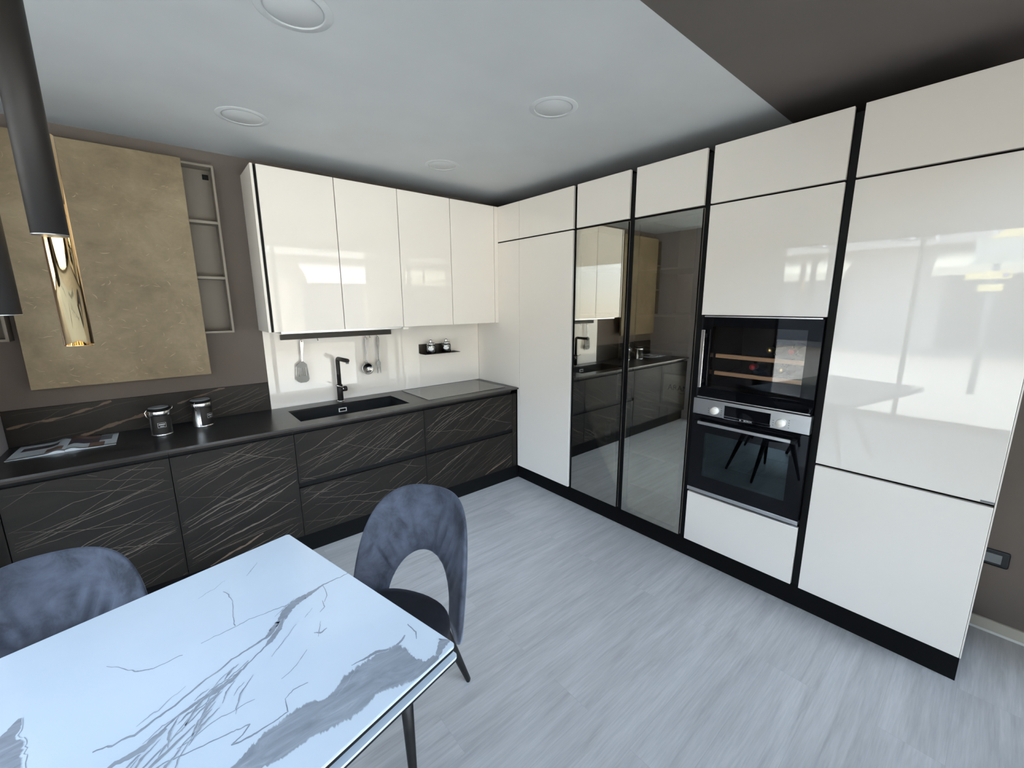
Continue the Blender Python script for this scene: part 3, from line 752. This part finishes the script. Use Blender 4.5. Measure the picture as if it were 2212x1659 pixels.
# things inside the glass cabinets
t = thing('cardboard_box', 'cream cardboard box with dark lettering behind the right smoked glass door', 'box', (.23, -2.04, .975))
obj('carton', bx('cardboard', .12, .34, -2.150, -1.940, .9757, 1.165, bev=.002), t)
text('lettering', 'ARAN', .052, 'textdark', t, (.1192, -2.045, 1.078), RX)
text('small_lettering', 'cucine', .017, 'textdark', t, (.1192, -2.08, 1.048), RX)
t = thing('bottle', 'small clear bottle standing on a shelf behind the left smoked glass door', 'bottle', (.12, -1.505, .60))
obj('body', B().use('jarglass').lathe((.12, -1.505, .6005), [(0, 0), (.020, 0), (.022, .004), (.022, .075), (.010, .10), (.010, .13), (.0, .131)], 24), t)
obj('cap', B().use('chrome').lathe((.12, -1.505, .732), [(.0115, 0), (.0115, .016), (0, .017)], 20), t)
obj('paper_label', B().use('text').lathe((.12, -1.505, .625), [(.0226, 0), (.0226, .035)], 24), t)

# oven column
t = thing('oven_housing', 'white tall cabinet holding the wine cooler and the steel oven', 'tall cabinet', (.28, -2.52, 0), group=GR)
b = B().use('carcass').box(.0225, .563, -2.817, -2.220, TZ0, .466).box(.0225, .563, -2.817, -2.220, 1.556, TZ1-.004).box(.03, .563, -2.8175, -2.8135, .466, 1.556).box(.03, .563, -2.2235, -2.2195, .466, 1.556)
obj('body', b, t); channel(t, -2.852, -2.818)
obj('drawer', front(-2.818, -2.219, TZ0, .465), t); obj('door', front(-2.818, -2.219, 1.557, TZG0), t); obj('top_door', front(-2.818, -2.219, TZG1, TZ1), t)
# wine cooler
t = thing('wine_cooler', 'black built-in wine cooler with wooden shelves above the oven', 'wine cooler', (.25, -2.52, 1.075))
y0, y1, z0, z1 = -2.8125, -2.2245, 1.081, 1.545
b = B().use('carcass').box(.06, .52, y0, y0+.045, z0, z1).box(.06, .52, y1-.045, y1, z0, z1).box(.50, .52, y0+.045, y1-.045, z0, z1).box(.06, .50, y0+.045, y1-.045, z0, z0+.07).box(.06, .50, y0+.045, y1-.045, z1-.055, z1)
obj('body', b, t)
dr = obj('door', B().use('blackglass').box(0, .045, y0, -2.752, z0, z1).box(0, .045, -2.288, y1, z0, z1).box(0, .045, -2.752, -2.288, z0, 1.135).box(0, .045, -2.752, -2.288, 1.492, z1), t)
obj('window', B().use('coolerglass').box(.004, .009, -2.752, -2.288, 1.135, 1.492), dr)
b = B().use('chrome').box(-.040, -.028, -2.2655, -2.2465, 1.140, 1.474, bev=.003)
hd = obj('handle', b, dr)
for z in (1.175, 1.44): obj('handle_mount', B().use('black').box(-.028, 0, -2.262, -2.250, z-.01, z+.01), hd)
for zs in (1.322, 1.221):
    sh = obj('shelf', B().use('wood').box(.055, .075, -2.745, -2.295, zs-.011, zs+.011, bev=.002), t)
    b = B().use('chrome')
    for k in range(6): b.tube([(.075, -2.72+.08*k, zs-.004), (.48, -2.72+.08*k, zs-.004)], .0025, 6)
    obj('wire_rack', b, sh)
obj('vent_strip', bx('steel', -.002, .02, -2.806, -2.232, 1.0735, 1.0795, bev=.001), t)
obj('top_strip', bx('steel', -.003, .02, -2.806, -2.240, 1.5455, 1.5525, bev=.001), t)
def wine(y, z, cap, label):
    t = thing('wine_bottle', label, 'bottle', (.09, y, z), group='bottles lying in the wine cooler')
    obj('body', B().use('bottle').lathe((.09, y, z), [(.0, .012), (.0145, .012), (.0145, .06), (.020, .085), (.036, .115), (.037, .13), (.037, .30), (.0, .31)], 28, axis='x'), t)
    obj('foil_cap', B().use(cap).lathe((.09, y, z), [(0, 0), (.0150, 0), (.0158, .004), (.0158, .055), (.0150, .058)], 24, axis='x'), t)
wine(-2.560, 1.371, 'foil_gold', 'gold-capped wine bottle lying on the upper wooden shelf')
wine(-2.665, 1.371, 'foil_red', 'red-capped wine bottle on the upper wooden shelf of the cooler')
wine(-2.485, 1.270, 'foil_red', 'red-capped wine bottle on the lower wooden shelf of the cooler')
wine(-2.625, 1.270, 'foil_gold', 'gold-capped wine bottle on the lower wooden shelf of the cooler')
# oven
t = thing('oven', 'stainless steel built-in oven with black glass door and two knobs', 'oven', (.25, -2.52, .47))
obj('body', B().use('carcass').box(.03, .50, -2.806, -2.230, .475, .52).box(.03, .50, -2.806, -2.230, .93, 1.066).box(.03, .50, -2.806, -2.76, .52, .93).box(.03, .50, -2.28, -2.230, .52, .93).box(.48, .50, -2.76, -2.28, .52, .93), t)
pn = obj('control_panel', bx('steel', -.016, .028, -2.8165, -2.2215, .976, 1.070, bev=.0015), t)
ds = obj('display', bx('blackglass', -.0185, -.0155, -2.638, -2.404, .978, 1.052), pn)
b = B().use('chrome').box(-.020, -.0155, -2.404, -2.400, .977, 1.053).box(-.0195, -.0155, -2.638, -2.404, .9765, .979).box(-.0195, -.0155, -2.638, -2.404, .9905, .9925).box(-.0195, -.0155, -2.642, -2.638, .9765, .9925)
obj('display_trim', b, ds)
text('lettering', 'BOSCH', .0125, 'text', pn, (-.0192, -2.530, .985), RX)
b = B().use('text').lathe((-.0192, -2.492, .985), [(.0034, 0), (.0042, 0), (.0042, -.0004), (.0034, -.0004), (.0034, 0)], 20, axis='x'); b.box(-.0196, -.0192, -2.4945, -2.4895, .9845, .9855).box(-.0196, -.0192, -2.4948, -2.4938, .983, .987).box(-.0196, -.0192, -2.4902, -2.4892, .983, .987)
obj('emblem', b, pn)
for ky in (-2.350, -2.688):
    kn = obj('knob', B().use('white_edge').lathe((-.0165, ky, 1.012), [(.0225, 0), (.0225, -.003), (.0205, -.006), (.0195, -.020), (.0175, -.023), (0, -.0235)], 32, axis='x'), pn)
    b = B().use('textdark')
    for s_ in (-1, 1):
        for k in range(4 if s_ < 0 else 3): b.box(-.0164, -.0160, ky+s_*.036-.0025, ky+s_*.036+.0025, .992+.013*k, .995+.013*k)
    obj('dial_marks', b, kn)
dr = obj('door', B().use('blackglass').box(-.014, .022, -2.8155, -2.742, .508, .970).box(-.014, .022, -2.302, -2.2225, .508, .970).box(-.014, .022, -2.742, -2.302, .508, .596).box(-.014, .022, -2.742, -2.302, .868, .970), t)
obj('window', B().use('ovenwin').box(-.0135, -.008, -2.742, -2.302, .596, .868), dr)
b = B().use('steel').box(-.058, -.046, -2.752, -2.272, .926, .943, bev=.003); hd = obj('handle', b, dr)
for yy in (-2.770, -2.274): obj('handle_mount', B().use('black').box(-.058, -.0142, yy, yy+.018, .925, .944, bev=.002), hd)
obj('bottom_trim', bx('steel', -.014, .02, -2.8165, -2.2215, .484, .506, bev=.001), t)
b = B().use('chrome')
for z in (.66, .78): b.tube([(.06, -2.745, z), (.06, -2.295, z)], .002, 6); b.tube([(.40, -2.745, z), (.40, -2.295, z)], .002, 6)
for k in range(9): b.tube([(.06, -2.72+.05*k, .66), (.40, -2.72+.05*k, .66)], .0015, 6)
obj('oven_rack', b, t)
obj('cavity', B().use('socket').box(.04, .47, -2.759, -2.281, .522, .528).box(.04, .47, -2.759, -2.281, .922, .928).box(.04, .47, -2.759, -2.755, .53, .92).box(.04, .47, -2.285, -2.281, .53, .92), t)
# fridge column
t = thing('tall_cabinet', 'widest white tall cupboard at the right end, reflecting the street', 'tall cabinet', (.28, -3.15, 0), group=GR)
body(t, -3.444, -2.854)
obj('lower_door', front(-3.444, -2.853, TZ0, .827), t); obj('main_door', front(-3.444, -2.853, .840, TZG0), t); obj('top_door', front(-3.444, -2.853, TZG1, TZ1), t)
obj('end_panel', bx('white_edge', .001, .563, -3.4490, -3.4445, TZ0, TZ1), t)
tg = obj('label_tag', bx('socket_in', -.0008, .0002, -3.443, -3.405, .842, .850), t)
tag(obj('plinth', bx('plinth', .040, .058, -3.447, -.556, 0, TZ0-.002), loc=(.05, -2, 0)), 'black plinth strip along the floor under the tall white cabinets', 'plinth')

# wall socket
t = thing('wall_socket', 'black wall socket low on the taupe wall past the tall cabinets', 'socket', (XR, -3.49, .40))
b = B().use('socket').box(XR-.010, XR, -3.545, -3.425, .352, .434, bev=.008); obj('cover_plate', b, t)
b = B().use('socket_in').box(XR-.0115, XR-.0095, -3.520, -3.440, .368, .414, bev=.0008)
sk = obj('outlet_module', b, t)
b = B().use('carcass')
for k in range(3): b.lathe((XR-.0125, -3.462, .379+.012*k), [(0, 0), (.0026, 0), (.0026, .0015)], 12, axis='x')
obj('pin_holes', b, sk)

# ------------------------------------------------------------------ table
A_ = Vector((-2.1340, -1.6910, 0)); D_ = Vector((-.97420, -.22568, 0)); S_ = Vector((.22568, -.97420, 0))
def TP(t_, s_, z=0): p = A_+D_*t_+S_*s_; return Vector((p.x, p.y, z))
TL, TW = 1.60, .896
ctr = TP(TL/2, TW/2)
t = thing('dining_table', 'extendable dining table with white marble top and grey veins', 'table', (ctr.x, ctr.y, 0))
def slab(b, z0, z1, inset=0, rc=.012):
    pts = []
    for (cx, cy_, a0) in ((rc+inset, rc+inset, PI), (TL-rc-inset, rc+inset, 1.5*PI), (TL-rc-inset, TW-rc-inset, 0), (rc+inset, TW-rc-inset, .5*PI)):
        for k in range(5):
            a = a0+PI/2*k/4; p = TP(cx+rc*math.cos(a), cy_+rc*math.sin(a)); pts.append((p.x, p.y))
    b.prism(pts[::-1], z0, z1); return b
b = slab(B().use('table'), .7535, .7600); bmesh.ops.recalc_face_normals(b.bm, faces=b.bm.faces); b.keep = True
bmesh.ops.bevel(b.bm, geom=[e_ for e_ in b.bm.edges if abs(e_.verts[0].co.z-.76) < 1e-5 and abs(e_.verts[1].co.z-.76) < 1e-5], offset=.0012, segments=2, affect='EDGES')
for f in b.bm.faces: f.material_index = 0
b.compact()
r3 = random.Random(11)
def tclip(c):
    v = c-A_; v.z = 0; tt, ss = min(max(v.dot(D_), .0015), TL-.0015), min(max(v.dot(S_), .0015), TW-.0015); return TP(tt, ss, c.z)
def subdiv(pts, n_=6, amp=.012):
    out = []
    for (a, c_) in zip(pts, pts[1:]):
        for i in range(n_):
            k = i/n_; L = math.hypot(c_[0]-a[0], c_[1]-a[1]); o_ = r3.gauss(0, amp*L) if i else 0
            out.append(tuple(a[j]+(c_[j]-a[j])*k+(o_ if j < 2 else 0) for j in range(len(a))))
    return out+[pts[-1]]
def tvein(pts, n_=5, amp=.03):          # pts: (t, s, half width)
    pp_ = subdiv(subdiv(pts, n_, amp), 2, amp*1.5); b.strip([TP(p[0], p[1], .7603) for p in pp_], [max(.0006, p[2]*r3.uniform(.85, 1.15)) for p in pp_], (0, 0, 1), tclip)
b.use('table')
# the broad grey band
BUP = [(.62, .80), (.54, .775), (.452, .752), (.406, .741), (.363, .741), (.316, .743), (.285, .768), (.258, .765), (.231, .752), (.196, .751), (.156, .761), (.117, .768), (.091, .780), (.088, .808), (.094, .840), (.086, .870), (.05, .885)]
BLO = [(.60, .87), (.52, .83), (.439, .797), (.408, .813), (.381, .817), (.345, .822), (.317, .835), (.284, .848), (.249, .851), (.211, .849), (.179, .862), (.146, .885), (.125, .8925), (.118, .8935), (.112, .894), (.10, .8942), (.06, .8945)]
k0 = len(b.bm.faces); rows = []
n_ = 0
ups = subdiv(BUP, 14, .045); los = subdiv(BLO, 14, .035)
zz = .7602
for p, q_ in zip(ups, los):
    row = []; zz += 1.2e-6
    for kf, val in ((-.12, .002), (.0, .30), (.12, 1), (.5, 1), (.88, 1), (1.0, .30), (1.12, .002)):
        v = b.bm.verts.new(tclip(TP(p[0]+(q_[0]-p[0])*kf, p[1]+(q_[1]-p[1])*kf, zz))); v[b.v] = val; row.append(v)
    rows.append(row)
for r_, q_ in zip(rows, rows[1:]):
    for j in range(6): b.bm.faces.new((r_[j], r_[j+1], q_[j+1], q_[j]))
b.bm.faces.ensure_lookup_table()
for f in b.bm.faces[k0:]:
    f.normal_update(); f.material_index = 0
    if f.normal.z < 0: f.normal_flip()
b.bm.faces.index_update()
tvein([(.0, .404, .0015), (.077, .393, .003), (.105, .397, .006), (.135, .401, .011), (.169, .401, .016), (.20, .414, .017), (.235, .445, .013), (.262, .462, .012), (.284, .474, .005), (.358, .478, .003), (.442, .496, .0035), (.499, .514, .003), (.563, .526, .004), (.622, .502, .002)], 6)
tvein([(.225, .440, .004), (.25, .470, .009), (.285, .495, .008), (.297, .502, .003), (.344, .522, .002), (.392, .544, .007), (.421, .545, .008), (.457, .544, .007), (.50, .548, .003), (.544, .570, .003), (.60, .60, .003)], 6)
tvein([(.344, .515, .0015), (.39, .530, .0015), (.43, .560, .002), (.49, .585, .002), (.55, .61, .003), (.62, .64, .002)], 5)
tvein([(.395, .356, .0012), (.326, .363, .0015), (.26, .372, .0015), (.203, .388, .0018), (.171, .400, .0015)], 5)
tvein([(.281, .173, .001), (.276, .20, .0018), (.280, .24, .0008), (.300, .30, .001), (.316, .360, .0015)], 4)
tvein([(.56, .640, .0018), (.50, .659, .0018), (.441, .680, .0018), (.411, .693, .002), (.43, .705, .0018), (.452, .709, .0022)], 4)
tvein([(.452, .709, .002), (.42, .722, .003), (.382, .728, .002), (.350, .730, .0015), (.339, .694, .001), (.317, .686, .0015), (.287, .695, .0012)], 4)
tvein([(.559, .251, .0008), (.53, .31, .0012), (.516, .333, .0022), (.493, .352, .0018), (.436, .362, .0012)], 4)
tvein([(.20, .560, .001), (.19, .575, .0035), (.17, .572, .0015)], 3); tvein([(.005, .862, .016), (.022, .868, .014), (.045, .880, .008), (.07, .889, .003)], 4, .06)
tvein([(.115, .768, .004), (.14, .750, .006), (.165, .745, .004), (.20, .735, .001)], 4)
tvein([(.095, .775, .004), (.075, .772, .003), (.06, .765, .003)], 3); tvein([(.03, .74, .0015), (.035, .78, .002), (.05, .80, .001)], 3)
tvein([(.24, .60, .0008), (.28, .625, .0012), (.32, .635, .0008)], 3); tvein([(.38, .64, .001), (.45, .625, .0015), (.52, .63, .001)], 4)
tvein([(.52, .56, .006), (.56, .575, .010), (.60, .565, .006), (.66, .59, .003)], 4); tvein([(.48, .60, .002), (.55, .625, .005), (.60, .65, .003)], 4)
tvein([(.12, .46, .001), (.13, .49, .0018), (.15, .50, .001)], 3); tvein([(.08, .39, .001), (.10, .45, .0014), (.12, .47, .001)], 3)
for k in range(34):    # fine crackle between the two strands and around the broad band
    t0_ = r3.uniform(.30, .70); s0_ = .50+.32*(t0_-.30)+r3.uniform(-.02, .07); L = r3.uniform(.03, .12); a = r3.gauss(.35, .25)
    tvein([(t0_, s0_, .0006), (t0_+L*.5*math.cos(a), s0_+L*.5*math.sin(a), r3.choice([.0012, .002, .004])), (t0_+L*math.cos(a+.2), s0_+L*math.sin(a+.2), .0006)], 5, .05)
for k in range(16):
    t0_ = r3.uniform(.12, .9); s0_ = r3.uniform(.05, .9); L = r3.uniform(.02, .08); a = r3.gauss(.4, .3)
    tvein([(t0_, s0_, .0005), (t0_+L*math.cos(a), s0_+L*math.sin(a), .0011), (t0_+1.5*L*math.cos(a), s0_+1.5*L*math.sin(a), .0005)], 4, .06)
tvein([(.70, .28, .004), (.725, .33, .022), (.73, .40, .030), (.74, .50, .025), (.78, .60, .008)], 5)
tvein([(.8, .25, .002), (1.0, .32, .006), (1.2, .30, .010), (1.4, .42, .004)], 6); tvein([(.9, .65, .01), (1.1, .70, .02), (1.35, .62, .012), (1.58, .7, .004)], 6)
top = obj('tabletop', b, t)
obj('top_frame', slab(B().use('black'), .744, .7532, .001), t)
obj('extension_leaf', slab(B().use('table'), .7200, .7265, -.004), t)
obj('leaf_frame', slab(B().use('black'), .711, .7198, -.002), t)
b = B().use('legblack'); c0 = TP(TL*.56, TW/2)
b.prism([(TP(TL*.56-.33, TW/2-.06).x, TP(TL*.56-.33, TW/2-.06).y), (TP(TL*.56+.33, TW/2-.06).x, TP(TL*.56+.33, TW/2-.06).y), (TP(TL*.56+.33, TW/2+.06).x, TP(TL*.56+.33, TW/2+.06).y), (TP(TL*.56-.33, TW/2+.06).x, TP(TL*.56-.33, TW/2+.06).y)], .664, .711)
obj('support_beam', b, t)
for dt, ds_ in ((-.30, -.25), (-.30, .25), (.30, -.25), (.30, .25)):
    p0 = TP(TL*.56+dt*.55, TW/2+ds_*.12, .665); p1 = TP(TL*.56+dt, TW/2+ds_, .012)
    obj('leg', B().use('legblack').tube([p0, (p0+p1)/2, p1, p1-Vector((0, 0, .012))], [.034, .026, .016, .016], 16), t)

# ------------------------------------------------------------------ chairs
def make_chair(label, loc, ang):
    """local frame: x is the way the chair faces, y its left-hand side"""
    t = thing('velvet_chair', label, 'chair', (loc[0], loc[1], 0), 0, 'grey velvet dining chairs')
    R_, tilt, ao, ho, ai, hi, ex = .273, .241, .307, .474, .157, .209, .636
    def shell(wd, h, off=0):
        a = wd/R_; lx = (R_+off)*math.sin(a); ly = (R_+off)*math.cos(a)-R_+.20+tilt*h
        return Vector((-ly, lx, .40+h))
    NS, NR = 90, 16; b = B(True).use('velvet'); front_, back_ = [], []
    for i in range(NS+1):
        s_ = PI*i/NS; c_, sn = math.cos(s_), max(0, math.sin(s_))
        o_ = (ao*math.copysign(abs(c_)**ex, c_), ho*sn**ex); n_ = (ai*c_, hi*sn)
        fr_, bk_ = [], []
        for j in range(NR+1):
            k = .5-.5*math.cos(PI*j/NR); wd = n_[0]+(o_[0]-n_[0])*k; h = n_[1]+(o_[1]-n_[1])*k
            pad = .021*max(0, math.sin(PI*k))**.42
            # gathered folds fanning out from the arch
            fan = math.sin(s_*17+2.2*math.sin(s_*5))*.5+.5*math.sin(s_*31+1.7)
            wr = .009*fan*math.exp(-((k-.42)/.26)**2)*(1 if .55 < s_ < 2.65 else .35)
            fr_.append(b.bm.verts.new(shell(wd, h, -pad+wr))); bk_.append(b.bm.verts.new(shell(wd, h, pad)))
        front_.append(fr_); back_.append(bk_)
    def F_(*vs):
        f = b.bm.faces.new(vs); f.smooth = True
    for i in range(NS):
        for j in range(NR):
            F_(front_[i][j], front_[i+1][j], front_[i+1][j+1], front_[i][j+1]); F_(back_[i][j], back_[i][j+1], back_[i+1][j+1], back_[i+1][j])
    bmesh.ops.remove_doubles(b.bm, verts=b.bm.verts, dist=.0004)
    for i in (0, NS):
        pass
    bmesh.ops.holes_fill(b.bm, edges=[e_ for e_ in b.bm.edges if e_.is_boundary], sides=60)
    back = obj('backrest', b, None, recalc=True); back.parent = t
    # seat cushion
    b = B(True).use('velvet_dark'); prof = [(0, .425), (.80, .425), (.95, .432), (1.0, .452), (.985, .472), (.93, .485), (.75, .492), (.4, .496), (0, .497)]
    ring0 = None; n_ = 48; rings = []
    for rr_, z in prof:
        ring = []
        for i in range(n_):
            a = 2*PI*i/n_; ca, sa = math.cos(a), math.sin(a)
            rx = .225 if ca > 0 else .205; e_ = .85
            ring.append(b.bm.verts.new((.045+rx*rr_*math.copysign(abs(ca)**e_, ca), .228*rr_*math.copysign(abs(sa)**e_, sa), z)))
        rings.append(ring)
    for r0, r1 in zip(rings, rings[1:]):
        for i in range(n_): b.bm.faces.new((r0[i], r0[(i+1) % n_], r1[(i+1) % n_], r1[i])).smooth = True
    bmesh.ops.remove_doubles(b.bm, verts=b.bm.verts, dist=.0003)
    se = obj('seat', b, None); se.parent = t
    fr_ = obj('seat_frame', B().use('legblack').lathe((.02, 0, 0), [(0, .402), (.17, .402), (.185, .412), (.185, .424), (0, .424)], 32), None); fr_.parent = t
    for fx, fy in ((-.262, -.168), (-.262, .168), (.21, -.205), (.21, .205)):
        tx_ = -.115 if fx < 0 else .135; ty_ = math.copysign(.125 if fx < 0 else .135, fy)
        p0 = Vector((tx_, ty_, .415)); p1 = Vector((fx, fy, .010))
        lg = obj('leg', B(True).use('legblack').tube([p0, p0.lerp(p1, .5), p0.lerp(p1, .97), p1, p1-Vector((0, 0, .010))], [.0235, .0175, .0115, .011, .008], 18), None); lg.parent = t
    t.rotation_euler = (0, 0, ang)
    return t
make_chair('grey-blue velvet chair with arched cut-out back, at the near end of the table', (-1.885, -2.047), -2.625)
make_chair('grey-blue velvet chair at the left, its back rising behind the table edge', (-2.803, -1.852), -1.70)

# ------------------------------------------------------------------ pendant lamps
def pendant(x, y, zb_, m, label):
    t = thing('pendant_lamp', label, 'pendant lamp', (x, y, CZ), group='tube pendant lamps over the table')
    r = .025; L = .45
    tb = obj('tube', B().use(m).lathe((x, y, zb_), [(r-.0015, .002), (r-.0015, -.0), (r, 0), (r, L-.001), (r-.001, L), (.004, L)], 48), t)
    obj('light_ring', B().use('opal').lathe((x, y, zb_), [(0, .0035), (r-.0016, .0035)], 40), tb)
    obj('lower_rim', B().use('steel' if m != 'gold' else 'gold').lathe((x, y, zb_), [(r-.004, -.0015), (r+.0002, -.0015), (r+.0002, .0005), (r-.004, .0005)], 40), tb)
    obj('cord', B().use('black').tube([(x, y, zb_+L), (x, y, CZ-.024)], .0022, 8), t)
    obj('canopy', B().use(m).lathe((x, y, CZ), [(.0, -.026), (.030, -.026), (.032, -.023), (.032, -.0005), (0, -.0005)], 36), t)
pendant(-2.549, -2.207, 1.760, 'blackmatt', 'black tube pendant lamp in front of the gold one')
pendant(-2.563, -1.984, 1.542, 'gold', 'polished gold tube pendant lamp hanging before the tan panel')
pendant(-2.655, -2.048, 1.614, 'blackmatt', 'black tube pendant lamp cut off by the left edge of the photo')

# ------------------------------------------------------------------ the street outside (seen mirrored in the glossy doors)
M['pavement'] = paint('pavement', (.42, .365, .295), .8, .1, 2)
M['facade'] = paint('facade_cream', (.34, .30, .245), .8, .05, .5)
M['facade2'] = paint('facade_white', (.30, .28, .26), .8, .05, .5)
M['winglass'] = mat('far_window_glass', (.06, .07, .08), .1)
M['awning'] = paint('awning_cream', (.55, .50, .37), .8)
M['signboard'] = mat('sign_green_grey', (.42, .43, .34), .5)
M['signyellow'] = mat('sign_yellow', (.85, .66, .25), .5)
M['signblue'] = mat('sign_star_blue', (.12, .12, .38), .5)
def awn():
    m = mat('awning_stripes', (.7, .7, .7), .8); n = N(m)
    wv = n.new('ShaderNodeTexWave', wave_type='BANDS', bands_direction='X'); wv.inputs['Scale'].default_value = 1.6; n.link(n.pos(), wv.inputs['Vector'])
    n.col(n.ramp(wv.outputs[0], [(.48, (.6, .59, .57)), (.52, (.48, .36, .33))])); return m
M['stripes'] = awn()
b = B().use('pavement').box(-30, 30, -30, 20, -.30, -.12); struct('floor', b)
def building(name, label, axis, at, a0, a1, m, seed):
    cx, cy_ = ((a0+a1)/2, at) if axis == 'x' else (at, (a0+a1)/2)
    t = thing(name, label, 'building', (cx, cy_, -.12)); r4 = random.Random(seed)
    def bb(b_, p0, p1, d0, d1, q0, q1):    # depth d measured from the facade plane towards the shop
        if axis == 'x': b_.box(p0, p1, at+d0, at+d1, q0, q1)
        else: b_.box(at+d0, at+d1, p0, p1, q0, q1)
    bw0 = B().use(m); bb(bw0, a0, a1, -3, 0, -.12, 5.6); obj('wall', bw0, t)
    n_ = int((a1-a0)/2.4)
    for k in range(n_):
        p = a0+.8+k*2.4
        for fl in (0,):
            g = B().use('winglass'); bb(g, p, p+1.1, .0, .03, 3.6+fl*2.2, 5.0+fl*2.2); wd = obj('window', g, t)
            g = B().use('trimwhite'); bb(g, p-.08, p, .0, .06, 3.5+fl*2.2, 5.1+fl*2.2); bb(g, p+1.1, p+1.18, .0, .06, 3.5+fl*2.2, 5.1+fl*2.2); bb(g, p+.5, p+.6, .03, .05, 3.6+fl*2.2, 5.0+fl*2.2); obj('window_frame', g, wd)
        if k % 2 == 0:
            g = B().use('winglass'); bb(g, p-.3, p+2.0, .0, .03, .1, 2.5); obj('shop_window', g, t)
        g = B().use('stripes' if k % 3 == 0 else 'awning')
        if k % 2 == 0:
            q0, q1 = p-.5, p+2.2
            if axis == 'x': g.quad((q0, at+.03, 3.3), (q1, at+.03, 3.3), (q1, at+1.5, 2.6), (q0, at+1.5, 2.6)).quad((q0, at+1.5, 2.6), (q1, at+1.5, 2.6), (q1, at+1.5, 2.35), (q0, at+1.5, 2.35))
            else: g.quad((at+.03, q0, 3.3), (at+.03, q1, 3.3), (at+1.5, q1, 2.6), (at+1.5, q0, 2.6)).quad((at+1.5, q0, 2.6), (at+1.5, q1, 2.6), (at+1.5, q1, 2.35), (at+1.5, q0, 2.35))
            obj('awning', g, t)
    g = B().use('facade2'); bb(g, a0, a1, 0, .9, 3.32, 3.45); obj('balcony_slab', g, t)
    return t
building('shop_building', 'pale shop building across the street, mirrored in the wall cabinet doors', 'x', -14.5, -13, 12, 'facade', 2)
building('apartment_building', 'pale apartment building mirrored in the tall white doors', 'y', -17.0, -9.5, 9, 'facade2', 5)
t = thing('street_sign', 'street sign with boards on a pole, mirrored in the right-end tall door', 'sign', (-9.24, -3.10, -.12))
obj('pole', B().use('socket_in').lathe((-9.24, -3.10, -.12), [(.05, 0), (.05, 3.3), (0, 3.3)], 16), t)
b1_ = obj('name_board', bx('signboard', -9.18, -9.14, -4.10, -2.80, 2.27, 2.70), t)
text('lettering', 'Daniela', .20, 'text', b1_, (-9.132, -3.12, 2.51), (PI/2, 0, PI/2), italic=.35)
obj('top_board', B().use('signyellow').prism([(-3.9, 2.71), (-2.95, 2.71), (-3.2, 2.90), (-3.9, 3.02)], -9.18, -9.15, 'x'), t)
obj('arrow_board', bx('signyellow', -9.18, -9.14, -2.985, -2.74, 2.005, 2.12), t)
bb_ = obj('star_board', bx('signyellow', -9.18, -9.14, -3.31, -2.99, 2.00, 2.14), t)
st = []
for k in range(10):
    a = PI/2+k*PI/5; r_ = .055 if k % 2 == 0 else .023; st.append((-3.235+r_*math.cos(a), 2.07+r_*math.sin(a)))
obj('star', B().use('signblue').prism(st, -9.139, -9.132, 'x'), bb_)
obj('lower_board', bx('signyellow', -9.18, -9.14, -3.23, -2.93, 1.79, 1.91), t)
